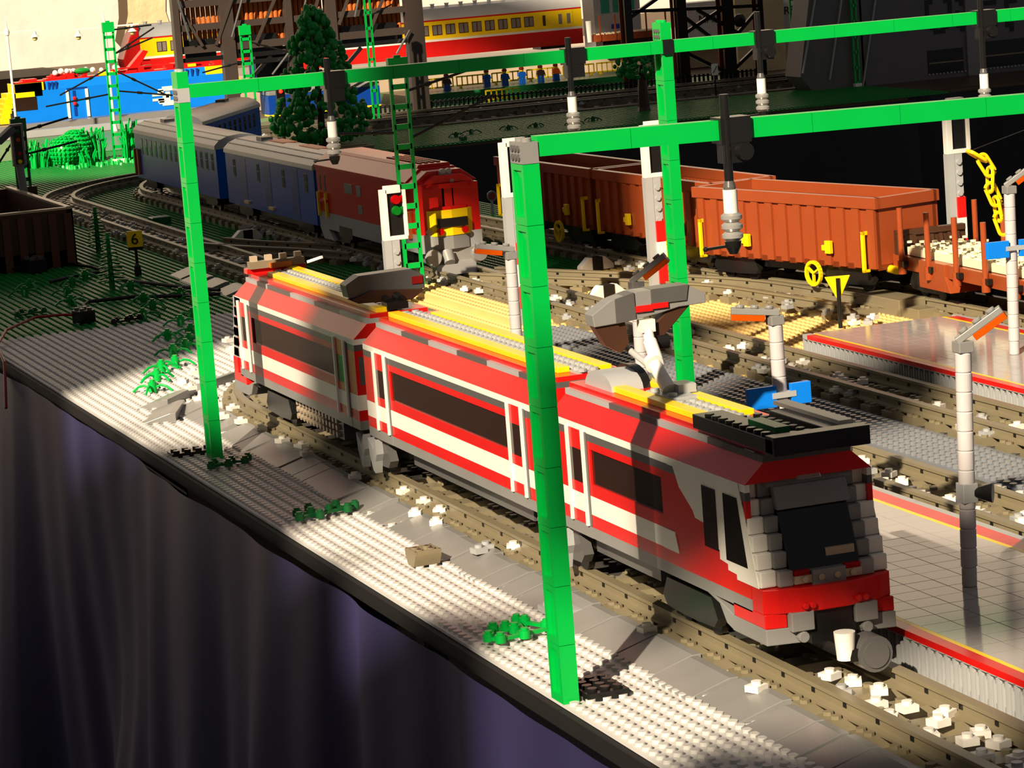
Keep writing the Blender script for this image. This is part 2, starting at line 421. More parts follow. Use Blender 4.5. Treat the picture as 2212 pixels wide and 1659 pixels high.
# ---------------------------------------------------------------- ballast plates and slope bricks
pb = MB().box(.02, .98, .02, .98, 0, .4); pb.stud(.5, .5, .4, 12)
BAL = pb.build('ballast_plate', 'white', None, True); BALN = 0
BAL_G = pb.build('ballast_plate', 'lgrey')
TMPDEL = [BAL, BAL_G]
def ballast(x, y, z, rz, key, label, group):
    src = BAL if key == 'white' else BAL_G
    o = src.copy(); COL.objects.link(o); place(o, (x, y, z), rz)
    return tag(o, label, 'ballast', group)
FRONT = [(-24.9, 9.7), (-15.9, 10.9), (-10.8, 10.9), (-6.9, 11.1), (-7.3, 9.3), (-2.9, 9.5), (8, 9.4), (9.2, 11.2), (8.9, 8.5), (38, 11.1-1.7), (55, 9.1)]
AHEAD = [(55, 13.7), (56.6, 14.6), (58.2, 13), (59.2, 14.9), (61.9, 13.2), (63.5, 14.3), (64.4, 13), (67.1, 14.3), (68.9, 12.9), (71, 14), (72.6, 14.9), (70, 15.4), (74, 13.2), (75.6, 14.4), (66, 15.3), (77, 13.6), (80, 14.4), (78.5, 12.8)]
TAIL = [(-113.5, 21.9), (-105.9, 20.4), (-100.4, 19.5), (-71, 10), (-67.2, 10.4), (-63.2, 8.4), (-59.2, 9.1), (-53.8, 9.6), (-46, 9.3), (-42, 9.9), (-38.3, 9.4), (-93, 13), (-88, 11), (-83, 10.2), (-79, 10.6), (-75, 9.2)]
for x, y in FRONT: ballast(x-.5, y-.5, .82, rng.uniform(-.5, .5), 'white' if rng.random() < .8 else 'lgrey', 'small pale studded plate scattered outside the near rail of the front track', 'ballast plates outside the front track')
for x, y in AHEAD: ballast(x-.5, y-.5, .82, rng.uniform(-.6, .6), 'white' if rng.random() < .7 else 'lgrey', 'small pale studded plate between the rails ahead of the railcar', 'ballast plates ahead of the railcar')
for x, y in TAIL: ballast(x-.5, y-.5, .82, rng.uniform(-.6, .6), 'white', 'small white studded plate scattered around the tail of the railcar', 'ballast plates around the railcar tail')
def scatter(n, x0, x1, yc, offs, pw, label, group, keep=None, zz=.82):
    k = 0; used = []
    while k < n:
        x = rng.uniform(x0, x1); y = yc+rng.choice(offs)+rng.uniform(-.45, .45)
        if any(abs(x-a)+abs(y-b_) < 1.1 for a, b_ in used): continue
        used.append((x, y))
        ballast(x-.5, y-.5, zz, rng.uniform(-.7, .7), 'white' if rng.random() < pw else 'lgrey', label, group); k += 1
scatter(58, -40, 44, Y2, (-1.2, 0, 1.1, -3.4, 3.5), .8, 'small white studded plate along the track beside the near platform', 'ballast plates on the second track')
scatter(62, -142, 0, Y3, (-1.2, 0, 1.1, -3.5), .6, 'small white studded plate along the track in front of the far platform', 'ballast plates on the third track')
scatter(10, -98, -60, Y1+13, (-2, 2, 0), .5, 'small grey plate behind the railcar tail', 'ballast plates behind the railcar tail')
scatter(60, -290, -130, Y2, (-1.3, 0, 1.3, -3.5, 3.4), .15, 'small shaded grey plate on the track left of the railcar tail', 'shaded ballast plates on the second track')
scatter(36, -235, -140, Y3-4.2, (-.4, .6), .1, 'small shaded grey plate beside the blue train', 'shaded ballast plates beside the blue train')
scatter(24, -150, -40, 80, (-3, -1.5, 0), .6, 'small pale plate lying near the branching track', 'ballast plates near the branching track')
k = 0
for y in range(104, 238, 5):
    for xx in (-418, -433, -425):
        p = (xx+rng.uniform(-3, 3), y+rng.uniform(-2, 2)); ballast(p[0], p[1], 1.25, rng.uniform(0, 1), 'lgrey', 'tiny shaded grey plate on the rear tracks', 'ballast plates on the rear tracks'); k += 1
for q in TMPDEL: bpy.data.objects.remove(q)

def slope_brick(w, key='mgrey'):
    b = MB().prism([(6.6, .02), (6.6, .12), (9.35, .95), (9.9, .95), (9.9, .02)], 'x', 0, w)
    return b.build('slope_brick', key, None, False, .04)
SL = {}
def slope(x, w, y=0., rz=0., z=0.):
    if w not in SL: SL[w] = slope_brick(w-.06); o = SL[w]
    else: o = SL[w].copy(); COL.objects.link(o)
    place(o, (x, y, z), rz); return tag(o, 'smooth grey slope brick between the studs and the front track', 'slope brick', 'slope bricks beside the front track')
x = -76.; r2 = random.Random(4)
while x < 86:
    w = r2.choice((4, 4, 6, 3)); slope(x, w, r2.uniform(-.35, .15)); x += w+r2.choice((0, .1, .25, .9, 1.6))
for (x, y, a, w) in [(-80, -1.2, -.35, 8), (-90, 3, -.6, 8), (-97, 9.5, -.75, 6)]: slope(x, w, y, a)
for i, (x, y) in enumerate([(-190, 27), (-182, 26.5), (-174, 26.5), (-166, 27), (-158, 27.2), (-150, 27.5), (-140, 28)]):
    o = slope(x, 6, y, 0); o['label'] = 'shaded grey slope brick beside the second track near the number sign'; o['group'] = 'slope bricks beside the second track'
# ---------------------------------------------------------------- platforms
def platform(x0, x1, y0, y1, zt, label, red0=.8, redf=1.4, endcap=False):
    t = thing('station_platform', label, 'platform', (x0, y0, 0)); L = x1-x0; Wd = y1-y0
    MB().box(0, L, .3, Wd-.3, .05, zt-.42).build('base', 'dgrey', t)
    b = MB()                                                            # ribbed side walls, one panel per stud
    for side in (0, 1):
        yy = 0 if side == 0 else Wd; s = 1 if side == 0 else -1
        b.box(.02, L, min(yy+s*.22, yy+s*.3), max(yy+s*.22, yy+s*.3), .05, zt-.42, 0)
        for i in range(int(L)):
            b.box(i+.03, i+.22, min(yy, yy+s*.22), max(yy, yy+s*.22), .05, zt-.42, 0)
            b.box(i+.46, i+.60, min(yy+s*.06, yy+s*.22), max(yy+s*.06, yy+s*.22), .35, zt-.75, 0)
            b.prism([(i+.24, zt-.55), (i+.97, zt-.55), (i+.62, zt-.95)], 'y', yy+s*.205, yy+s*.215, 1)
            b.prism([(i+.30, .2), (i+.9, .2), (i+.60, .75)], 'y', yy+s*.205, yy+s*.215, 1)
    b.box(0, .2, .3, Wd-.3, .05, zt-.42, 0)
    b.box(0, L, 0, .3, zt-.46, zt-.4, 0); b.box(0, L, Wd-.3, Wd, zt-.46, zt-.4, 0); b.box(0, .2, 0, Wd, zt-.46, zt-.4)
    b.build('ribbed_wall', ['lgrey', 'dgrey'], t)
    e = 1.0 if endcap else .0
    b = MB()
    for (a, c) in ((0, red0), (Wd-.6-redf, Wd-.6)):
        x = e
        while x < L-.1:
            n = min(4, L-x); b.box(x+.01, x+n-.01, a+.01, c, zt-.4, zt); x += n
    b.build('red_edge_strip', 'red', t)
    b = MB()
    for (a, c) in ((red0, red0+.33), (Wd-.93-redf, Wd-.6-redf)): b.box(e*.6, L, a, c, zt-.4, zt+.005)
    b.build('yellow_line', 'yellow', t)
    b = MB().box(0, L, Wd-.6, Wd, zt-.4, zt)
    if endcap: b.box(0, 1-.02, 0, red0, zt-.4, zt)
    b.build('kerb', 'lgrey', t)
    ya, yb = red0+.33, Wd-.93-redf; nj = max(1, round((yb-ya)/2)); dy = (yb-ya)/nj; b = MB()
    b.box(0, L, ya, yb, zt-.4, zt-.05, 1)
    i = 0
    while i < L-.1:
        n = min(2, L-i)
        for j in range(nj): b.box(i+.03, i+n-.03, ya+j*dy+.03, ya+(j+1)*dy-.03, zt-.4, zt+rng.uniform(-.004, .004), 0)
        i += 2
    b.build('paving_tiles', ['tile', 'white'], t, False)
    return t
K['tile'] = mat('polished_grey_tile', (158, 152, 148), .09, .06, 12.)
platform(-46, 106, 19.0, 36.6, 2.8, 'near station platform with grey tiles, red and yellow edges and one lamp standing in front')
platform(-56, 30, 64.5, 81.3, 2.8, 'far station platform whose square end points to the sunlit tan plates', .85, 1.1, True)

# ---------------------------------------------------------------- the red and white railcar
LAY = [(5.0, 5.75, 2), (5.75, 6.6, 0), (6.6, 7.85, 1), (7.85, 8.65, 0), (10.95, 11.45, 0), (11.45, 11.95, 3), (11.95, 12.4, 1)]
RM = ['red', 'white', 'mgrey', 'dgrey']
ROOF = [(-4.0, 12.4), (-2.75, 13.55), (-2.75, 13.95), (-2.45, 14.0), (-2.45, 14.3), (2.45, 14.3), (2.45, 14.0), (2.75, 13.95), (2.75, 13.55), (4.0, 12.4)]
def car_shell(t, x0, x1, wins, cut=None, endL=True, endR=True):
    b = MB()
    for s in (-1, 1):
        for z0, z1, m in LAY:
            xa, xb = x0, x1
            if m == 1 and z0 < 7 and cut: xb = cut; b.box(xb, x1, min(s*3.7, s*4), max(s*3.7, s*4), z0, z1, 0)
            b.box(xa, xb, min(s*3.7, s*4), max(s*3.7, s*4), z0, z1, m)
        x = x0
        for a, c in wins+[(x1, x1)]:
            if a-x > .01: b.box(x, a, min(s*3.7, s*4), max(s*3.7, s*4), 8.65, 10.95, 0)
            x = c
    for on, xe in ((endL, x0), (endR, x1-.3)):
        if on:
            for z0, z1, m in LAY: b.box(xe, xe+.3, -3.7, 3.7, z0, z1, m)
            b.box(xe, xe+.3, -3.7, 3.7, 8.65, 10.95, 3)
    b.box(x0+.1, x1-.1, -3.7, 3.7, 5.2, 5.7, 3)
    b.build('body', RM, t, False)
    b = MB().prism([(-4, 12.4), (-2.75, 13.55), (2.75, 13.55), (4, 12.4)], 'x', x0, x1, 0)
    b.prism([(-2.45, 13.95), (-2.45, 14.3), (2.45, 14.3), (2.45, 13.95)], 'x', x0, x1, 0)
    n = int((x1-x0)/8)
    for i in range(n+1):
        a = x0+(x1-x0)*i/(n+1); c = x0+(x1-x0)*(i+1)/(n+1)
        b.prism([(-2.76, 13.55), (-2.76, 13.95), (2.76, 13.95), (2.76, 13.55)], 'x', a, c, 1 if i % 2 == 0 else 2)
    for i in range(1, n+1):
        a = x0+(x1-x0)*i/(n+1); b.box(a-.02, a+.02, -4.0, 4.0, 12.38, 12.4, 2)
    b.build('roof', ['red', 'lgrey', 'dgrey'], t, False)
    for k, (a, c) in enumerate(wins):
        if c-a < 4: continue
        b = MB(); [b.box(a, c, min(s*3.74, s*3.86), max(s*3.74, s*3.86), 8.65, 10.95) for s in (-1, 1)]
        b.build('window', 'glass', t, False)
        b = MB(); x = a+1.5
        while x < c-1: b.box(x, x+.9, -3.3, 3.3, 7.9, 9.2); x += 2.6
        b.build('seat_row', 'dred', t, False)
def door(t, x0):
    for s in (-1, 1):
        Y = lambda a, c: (min(s*a, s*c), max(s*a, s*c))
        d = MB()
        for z0, z1, m in ((5.8, 6.6, 0), (6.6, 7.8, 1), (7.8, 8.5, 0), (10.7, 12.0, 0)): d.box(x0+.3, x0+2.75, *Y(3.98, 4.04), z0, z1, m)
        d.box(x0-.3, x0+3.4, *Y(3.9, 4.02), 5.0, 5.8, 2); d.box(x0+3.1, x0+3.45, *Y(3.98, 4.05), 5.8, 12.0, 3); d.box(x0-.35, x0, *Y(3.98, 4.03), 5.8, 12.0, 3)
        dd = d.build('door', RM, t, False)
        MB().box(x0+.3, x0+2.75, *Y(3.98, 4.03), 8.5, 10.7).build('door_window', 'glass', dd, False)
        MB().box(x0, x0+.3, *Y(4.0, 4.2), 5.8, 12.1).build('door_post', 'white', dd, False)
        MB().box(x0+2.78, x0+3.1, *Y(4.0, 4.2), 5.8, 12.1).build('door_post', 'white', dd, False)
def roof_strip(t, x0, x1, side, key='yellow'):
    y0, y1 = (-1.75, -.85) if side < 0 else (.85, 1.75)
    MB().box(x0, x1, y0, y1, 14.3, 14.68).build('roof_strip', key, t, False, .03)
def roof_studs(t, x0, x1):
    b = MB().box(x0, x1, -.84, .84, 14.3, 14.42)
    x = x0+.5
    while x < x1: b.stud(x, -.42, 14.42, 10); b.stud(x, .42, 14.42, 10); x += 1
    b.build('roof_walkway', 'lgrey', t)
def bogie(t, xc, key='black', side='black'):
    b = MB().box(xc-3.4, xc+3.4, -1.6, 1.6, 3.0, 4.8)
    for s in (-1, 1):
        b.prism([(xc-4.2, 3.2), (xc-3.4, 4.4), (xc+3.4, 4.4), (xc+4.2, 3.2), (xc+3.6, 2.6), (xc+1.0, 2.5), (xc-1.0, 2.5), (xc-3.6, 2.6)], 'y', s*3.1-.35, s*3.1+.35)
    g = b.build('bogie', key, t, False)
    for wx in (-2.2, 2.2):
        w = MB(); w.cyl((xc+wx, -2.75, 2.75), (xc+wx, -2.3, 2.75), 1.0, None, 18); w.cyl((xc+wx, 2.3, 2.75), (xc+wx, 2.75, 2.75), 1.0, None, 18); w.cyl((xc+wx, -2.5, 2.75), (xc+wx, 2.5, 2.75), .25)
        w.build('wheelset', 'black', g)
    return g
def joint_bogie(t, xc):
    g = bogie(t, xc, 'dgrey')
    b = MB()
    for s in (-1, 1):
        for dx in (-1.7, 1.5):
            b.prism([(xc+dx-1.1, 4.7), (xc+dx-.9, 3.4), (xc+dx-.2, 2.2), (xc+dx+.3, 2.0), (xc+dx+.6, 3.0), (xc+dx+1.0, 3.6), (xc+dx+.9, 4.8), (xc+dx+.2, 3.9)], 'y', s*3.75-.3, s*3.75+.3)
    b.build('bogie_guard', 'lgrey', g, False)
def car(label): return thing('railcar_section', label, 'train', (0, 14, 0), 0, 'sections of the red and white railcar')
# middle section
mid = car('middle section of the red and white railcar, between the folded and the raised pantograph')
car_shell(mid, -20.8, 19.2, [(-14.2, 12.6)]); door(mid, -18.0); door(mid, 13.2)
roof_strip(mid, -20.5, 17.6, -1); roof_strip(mid, -17.6, 18.8, 1); roof_studs(mid, -20.6, 19.0)
joint_bogie(mid, -21.8); joint_bogie(mid, 20.6)
b = MB().box(-14, 13, -2.6, 2.6, 3.4, 5.0); b.build('underframe', 'dgrey', mid, False)
# rear section
rear = car('rear section of the red and white railcar, its tail at the bend of the track')
car_shell(rear, -61.0, -23.3, [(-55.4, -29.4)], None, False, True); door(rear, -59.7); door(rear, -28.9)
roof_strip(rear, -57.0, -23.6, -1); roof_strip(rear, -60.0, -31, 1); roof_studs(rear, -58.5, -25.0); bogie(rear, -50.5)
MB().box(-45, -31, -3.2, 3.2, 3.0, 5.0).build('underframe', 'dgrey', rear, False)
b = MB()
for s in (-1, 1):
    for i in range(13):
        for z in (3.3, 3.9, 4.5): b.cyl((-44.5+i, s*3.2, z), (-44.5+i, s*3.42, z), .26, None, 8)
b.build('studded_equipment_box', 'beige', rear)
b = MB().box(-61.2, -60.0, -2.8, 2.8, 14.3, 14.75).box(-60.6, -59.6, -2.6, 2.6, 14.75, 15.4, 1)
for y in (-2.1, -.7, .7, 2.1): b.box(-60.4, -59.8, y-.3, y+.3, 15.4, 15.9, 2)
b.box(-59.8, -59.0, -.8, 1.2, 14.75, 15.2, 3); b.build('roof_equipment', ['red', 'old', 'beige', 'orange'], rear, False)
MB().bar((-58.5, 2.6, 15), (-56.6, 3.4, 15.5), .25, .25).build('roof_lever', 'white', rear)

def nose(t, xb, d):
    """cab front; xb is the x of its foot, d its direction along x"""
    X = lambda v: xb+d*(v-54.6)
    def bx(b, x0, x1, y0, y1, z0, z1, m=0): b.box(min(X(x0), X(x1)), max(X(x0), X(x1)), y0, y1, z0, z1, m)
    w = MB(); g = MB()
    for k in range(6):
        z1 = 12.4-.967*k; z0 = z1-.95; xf = 52.5+.42*k
        for s in (-1, 1):
            ya, yb = sorted((s*4.0, s*3.0)); bx(w, xf-2.2, xf, ya, yb, z0, z1)
            if k < 5: ya, yb = sorted((s*3.02, s*2.2-.0)); bx(g, xf-1.6, xf+.25, ya, yb, z0, z1)
    w.build('corner_bricks', 'white', t, False, .09); g.build('windscreen_surround', 'mgrey', t, False, .09)
    P = lambda pts: [(X(a), z) for a, z in pts]
    ws = MB().prism(P([(54.7, 6.95), (54.9, 6.95), (53.3, 10.9), (53.1, 10.9)]), 'y', -2.2, 2.2).build('windscreen', 'dglass', t, False)
    b = MB(); bx(b, 54.2, 55.15, -2.1, 2.1, 6.7, 7.15)
    for y in (-1.5, -.5, .5, 1.5): b.cyl((X(55.1), y, 6.95), (X(55.3), y, 6.95), .2, None, 8)
    b.box(min(X(53.9), X(54.5)), max(X(53.9), X(54.5)), .2, 2.0, 7.2, 8.4); b.build('dashboard', 'beige', ws, False)
    MB().prism(P([(53.25, 10.8), (53.75, 10.8), (53.3, 12.1), (52.6, 12.1)]), 'y', -2.3, 2.3).build('visor', 'mgrey', t, False, .05)
    hd = MB().prism(P([(53.2, 12.1), (51.9, 14.0), (50.5, 14.0), (50.5, 12.1)]), 'y', -2.7, 2.7).build('hood', 'mgrey', t, False, .04)
    MB().prism(P([(53.35, 12.3), (52.3, 13.85), (51.6, 13.7), (52.6, 12.3)]), 'y', -.75, .75).build('top_headlight', 'clear', hd, False, .05)
    for s in (-1, 1):
        ya, yb = sorted((s*3.0, s*2.1)); b = MB(); bx(b, 53.6, 54.95, ya, yb, 6.6, 7.5); h = b.build('headlight', 'clear', t, False, .08)
        ya, yb = sorted((s*2.08, s*1.1)); b = MB(); bx(b, 53.6, 55.05, ya, yb, 6.55, 7.45); b.build('tail_light', 'tred', t, False, .05)
    b = MB(); bx(b, 53.8, 55.25, -1.05, 1.05, 6.5, 7.4); b.build('number_plate', 'mgrey', t, False, .04)
    arcp = [(-4, 54.75), (-3.2, 55.15), (-2, 55.55), (-.8, 55.75), (.8, 55.75), (2, 55.55), (3.2, 55.15), (4, 54.75)]
    b = MB(); b.prism([(X(x), y) for y, x in arcp]+[(X(53.25), 4), (X(53.25), -4)], 'z', 5.15, 6.58)
    for s in (-1, 1):
        ya, yb = sorted((s*4.0, s*2.75)); b.prism([(X(50.5), ya), (X(54.9), ya), (X(55.15), yb), (X(50.5), yb)], 'z', 4.3, 5.15)
        for dy in (0, .45): b.cyl((X(55.4), s*1.65+dy-.2, 5.55), (X(55.95), s*1.65+dy-.2, 5.55), .2, None, 8)
    b.build('bumper', 'red', t, False, .06)
    b = MB()
    for s in (-1, 1):
        ya, yb = sorted((s*4.0, s*1.9)); b.prism([(X(50.2), ya), (X(54.95), ya), (X(55.3), yb), (X(50.2), yb)], 'z', 3.35, 4.3)
        b.prism(P([(46.5, 5.0), (47.6, 5.0), (50.3, 4.3), (50.3, 3.35), (49.3, 3.6), (48.4, 4.6)]), 'y', min(s*3.98, s*3.4), max(s*3.98, s*3.4))
        ya, yb = sorted((s*2.7, s*1.3)); bx(b, 54.4, 55.7, ya, yb, 4.1, 5.2); b.cyl((X(55.2), s*2.0, 3.75), (X(55.75), s*2.0, 3.75), .33, None, 12)
    b.build('skirt', 'mgrey', t, False, .05)
    c = MB(); bx(c, 48, 55.4, -1.4, 1.4, 3.2, 5.15); bx(c, 52, 58.4, -.5, .5, 2.6, 3.3)
    cp = c.build('coupler', 'black', t, False)
    b = MB().cyl((X(57.9), -.55, 2.7), (X(57.9), -.55, 4.3), .5, .62, 14); b.build('cup', 'white', cp)
    b = MB().cyl((X(57.2), 1.0, 2.9), (X(58.6), 1.0, 2.9), 1.05, None, 22); b.cyl((X(58.6), 1.0, 2.9), (X(58.7), 1.0, 2.9), .8, None, 22); b.build('buffer_magnet', 'dgrey', cp)
front = car('front section of the red and white railcar, its cab facing the lower right')
car_shell(front, 21.6, 53.2, [(28.6, 40.6)], 42.4, True, False); door(front, 24.8)
roof_strip(front, 24.5, 43.3, -1); roof_strip(front, 22.0, 30.2, 1); roof_strip(front, 33.6, 42.2, 1); roof_studs(front, 30.4, 44.0)
nose(front, 54.6, 1)
for s in (-1, 1):
    A, B = sorted((s*4.0, s*4.05))
    MB().prism([(41.9, 11.95), (42.7, 11.95), (43.5, 10.8), (45.4, 9.7), (45.7, 9.3), (47, 9.2), (47, 7.95), (49.1, 7.95), (49.1, 7.4), (50.2, 7.3), (50.2, 6.95), (51.4, 6.9), (51.4, 6.6), (54.4, 6.6), (52.3, 12.4), (41.9, 12.4)], 'y', A, B).build('cab_side', 'white', front, False)
    MB().prism([(42.35, 7.85), (42.7, 7.0), (42.8, 6.6), (40.5, 6.6), (40.5, 7.85)], 'y', A, B).build('stripe_tip', 'white', front, False)
    A, B = sorted((s*4.03, s*4.08))
    MB().box(47.0, 49.0, A, B, 7.85, 11.5).build('cab_window', 'glass', front, False)
    MB().prism([(50.1, 7.55), (53.05, 7.55), (52.05, 11.5), (50.1, 11.5)], 'y', A, B).build('cab_window', 'dglass', front, False)
bogie(front, 42.5); MB().box(25, 36, -2.6, 2.6, 3.4, 5.0).build('underframe', 'dgrey', front, False)
b = MB().box(43.8, 55.2, -3.0, -1.0, 14.3, 15.15).box(46, 54.2, 1.0, 3.0, 14.3, 15.15).box(45, 54.6, -1.0, 1.0, 14.3, 14.75).box(54.2, 55.4, -3.0, 3.0, 14.2, 15.3)
x = 45.5
while x < 54:
    for y in (-.5, .5): b.stud(x, y, 14.75, 9)
    for y in (-2.6,): b.stud(x, y, 15.15, 9)
    x += 1
bk = b.build('roof_equipment', 'black', front, False, .04)
MB().box(49.6, 53.4, -1.95, -1.05, 15.15, 15.5).build('green_tile', 'dleaf', bk, False, .02)
MB().box(44.5, 53.5, 2.0, 2.9, 15.15, 15.4).build('black_tile', 'dgrey', bk, False, .02)
b = MB(); b.prism([(25.6+2.4*math.cos(PI*i/10), 14.3+1.15*math.sin(PI*i/10)) for i in range(11)], 'y', -1.9, .3); b.build('roof_dome', 'lgrey', front)
b = MB(); b.prism([(25.3+2.6*math.cos(PI*i/10), 14.3+1.3*math.sin(PI*i/10)) for i in range(11)], 'y', .3, .9); b.build('dome_end', 'black', front)
# tail of the rear section: a plain copy of the cab on the far end
nose(rear, -63.2, -1)
for s in (-1, 1):
    A, B = sorted((s*3.7, s*4.0))
    MB().prism([(-60.9, 6.6), (-62.9, 6.6), (-61.4, 12.4), (-60.9, 12.4)], 'y', A, B).build('cab_side', 'lgrey', rear, False)
# raised pantograph on the front section
def pantograph_up(t):
    p = MB().box(31.5, 35.5, -.9, .9, 14.42, 14.75); 
    for x, y in ((32.2, -.6), (33.6, .6), (34.8, -.5)): p.stud(x, y, 14.75)
    p.box(32.5, 34.2, .2, 1.4, 14.75, 15.3); pr_ = p.build('pantograph', 'lgrey', t, False)
    MB().cyl((33.4, -.1, 14.9), (31.2, -.1, 16.3), .48, .42, 14).cyl((31.2, -.1, 16.3), (30.6, -.1, 16.5), .62, .5, 14).build('lower_joint', 'white', pr_)
    MB().cyl((31.0, -.35, 16.2), (27.4, -1.1, 17.6), .22, None, 10).build('lower_arm', 'lgrey', pr_)
    MB().cyl((30.9, .2, 16.4), (29.8, .25, 17.6), .45, None, 14).cyl((29.8, .25, 17.6), (29.4, .25, 18.5), .36, None, 14).box(29.0, 29.8, -.25, .7, 18.2, 19.0).build('upper_arm', 'white', pr_)
    h = MB()
    h.prism([(-3.4, 18.9), (-3.5, 19.7), (-2.2, 20.5), (-.3, 20.9), (3.2, 20.9), (4.4, 20.2), (4.4, 19.6), (2.5, 19.55), (1.2, 19.3), (-1.2, 19.0)], 'x', 28.2, 29.6, 0)
    hh = h.build('contact_head', 'mgrey', pr_, False, .06)
    MB().prism([(-1.9, 19.0), (-1.9, 20.55), (-.6, 20.85), (-.55, 19.1)], 'x', 28.1, 29.72).build('black_segment', 'dgrey', hh, False)
    MB().prism([(.6, 19.95), (.6, 20.92), (3.2, 20.95), (3.0, 19.95)], 'x', 28.1, 29.72).build('black_segment', 'dgrey', hh, False)
    MB().box(29.6, 29.78, -.55, .6, 19.55, 19.95).box(29.6, 29.78, .6, 1.7, 19.65, 20.0).build('red_tile', 'red', hh, False)
    MB().prism([(-3.3, 18.9), (-1.2, 19.0), (-1.0, 17.6), (-1.6, 17.0), (-2.6, 17.6)], 'x', 28.4, 29.4).prism([(.3, 17.2), (.8, 17.2), (3.4, 19.6), (2.0, 19.6), (.9, 18.6)], 'x', 28.4, 29.4).build('head_bracket', 'dbrown', hh, False, .05)
    MB().cyl((29.2, .9, 17.4), (29.2, 1.7, 17.4), .5, None, 14).build('black_knob', 'black', hh)
pantograph_up(front)
def pantograph_down(t):
    b = MB().box(-24.9, -23.4, -.9, .9, 14.42, 15.0); pr_ = b.build('folded_pantograph', 'black', t, False)
    MB().prism([(-3.3, 15.4), (-3.5, 16.5), (-2.3, 17.15), (2.1, 17.25), (3.2, 16.6), (3.2, 15.6), (2.0, 15.3)], 'x', -27.6, -25.8).build('contact_head', 'dgrey', pr_, False, .08)
    MB().prism([(-3.3, 15.3), (-2.6, 14.95), (1.9, 14.75), (3.1, 15.5), (2.2, 15.6), (-1.4, 15.9)], 'x', -26.6, -25.5).build('head_bracket', 'dbrown', pr_, False, .06)
    MB().box(-25.8, -25.7, 2.1, 3.0, 16.0, 16.6).build('red_tile', 'dred', pr_, False)
    MB().cyl((-24.5, .7, 15.0), (-26.8, .4, 15.4), .4, None, 12).cyl((-24.2, -.4, 15.0), (-27.0, -.4, 15.3), .3, None, 12).build('folded_arm', 'black', pr_)
pantograph_down(rear)
# ---------------------------------------------------------------- catenary gantries
def mast(t, x, y, h, top='lgrey', cap=0.):
    """two studs along x, one along y; (x, y) is the corner nearest the camera"""
    b = MB(); z = 0.0; n = round(h/3.6); p = h/n
    for i in range(n):
        z0, z1 = i*p, (i+1)*p-.03
        b.box(x-1.55, x-.02, y+.3, y+.98, z0, z1); b.box(x-.35, x, y, y+1, z0, z1); b.box(x-2, x-1.65, y, y+1, z0, z1)
        b.box(x-1.65, x-.35, y+.0, y+.3, z0, z0+.45); b.box(x-1.65, x-.35, y, y+.3, z1-.35, z1); b.box(x-1.9, x-.1, y+.9, y+1, z0, z1)
        b.prism([(x-1.65, z1-.35), (x-.35, z1-.35), (x-.35, z1-1.0)], 'y', y+.12, y+.3)
    b.build('mast', 'green', t, False)
    c = MB().box(x-2, x, y, y+1, h, h+1.22)
    c.stud(x-.5, y+.5, h+1.22+cap, 14); c.stud(x-1.5, y+.5, h+1.22+cap, 14)
    for dz in (.35, .85):
        for dx in (-.5, -1.0, -1.5): c.cyl((x+dx, y-.08, h+dz*1.0), (x+dx, y+.05, h+dz), .2, None, 8, 1)
    if cap: c.box(x-2, x, y, y+1, h+1.22, h+1.22+cap, 2)
    c.build('bracket_brick', [top, 'dgrey', 'green'], t)
def beam(t, x, ya, yb, z0, z1, h=1.15, m='green', step=6.0):
    b = MB(); n = max(1, round(abs(yb-ya)/step))
    for i in range(n):
        a = ya+(yb-ya)*i/n; c = ya+(yb-ya)*(i+1)/n; za = z0+(z1-z0)*i/n; zb = z0+(z1-z0)*(i+1)/n
        s = .015
        vs = [(x-1, a+s, za), (x, a+s, za), (x, a+s, za+h), (x-1, a+s, za+h), (x-1, c-s, zb), (x, c-s, zb), (x, c-s, zb+h), (x-1, c-s, zb+h)]
        b.add(vs, [(0, 1, 2, 3), (7, 6, 5, 4), (0, 4, 5, 1), (1, 5, 6, 2), (2, 6, 7, 3), (3, 7, 4, 0)])
    b.build('beam', m, t, False)
def hanger(t, x, y, zb, pole_top=2.2, drop=2.2, knob=True, arm=-1.8):
    b = MB().box(x-1.25, x+.22, y-.95, y+.95, zb-.25, zb+1.25); b.box(x-.9, x+.2, y-.8, y+.8, zb-1.4, zb-.2)
    b.cyl((x, y-.55, zb-drop), (x, y-.55, zb+pole_top), .27, None, 12)
    if knob: b.cyl((x+.2, y+.3, zb-.75), (x+.75, y+.35, zb-.75), .5, None, 16)
    g = b.build('hanger', 'black', t)
    z = zb-drop; Y = y-.55
    MB().lathe((x, Y, z), [(.27, 0), (.36, -.35), (.36, -.5)], 12).build('upper_cap', 'dgrey', g)
    MB().lathe((x, Y, z-.5), [(.42, 0), (.42, -1.35)], 16).build('insulator_top', 'white', g)
    d = MB()
    for i in range(3): d.lathe((x, Y, z-1.85-.55*i), [(.42, 0), (.62, -.15), (.62, -.35), (.42, -.52)], 18)
    d.build('insulator_discs', 'silver', g)
    e = MB().lathe((x, Y, z-3.5), [(.5, 0), (.45, -.35), (.25, -.75)], 14)
    e.bar((x, Y, z-3.75), (x+.1, Y+arm, z-3.8), .16, .16); e.ball((x+.1, Y+arm, z-3.8), .16, 8, 6); e.build('contact_arm', 'black', g)
gn = thing('catenary_gantry', 'tall bright green gantry with grey top brick nearest the camera', 'gantry', (0, 0, 0))
mast(gn, 48, 0, 31.4, 'mgrey'); beam(gn, 47.9, 1.0, 58, 31.75, 30.8)
hanger(gn, 48.0, 13.1, 31.6, 2.6, 2.4)
gf = thing('catenary_gantry', 'long bright green gantry crossing all tracks behind the railcar', 'gantry', (0, 0, 0))
mast(gf, -46.9, 3.2, 31.2, 'lgrey', 1.4); beam(gf, -46.8, 4.2, 96, 31.55, 31.35)
b_ = len(gf.children)
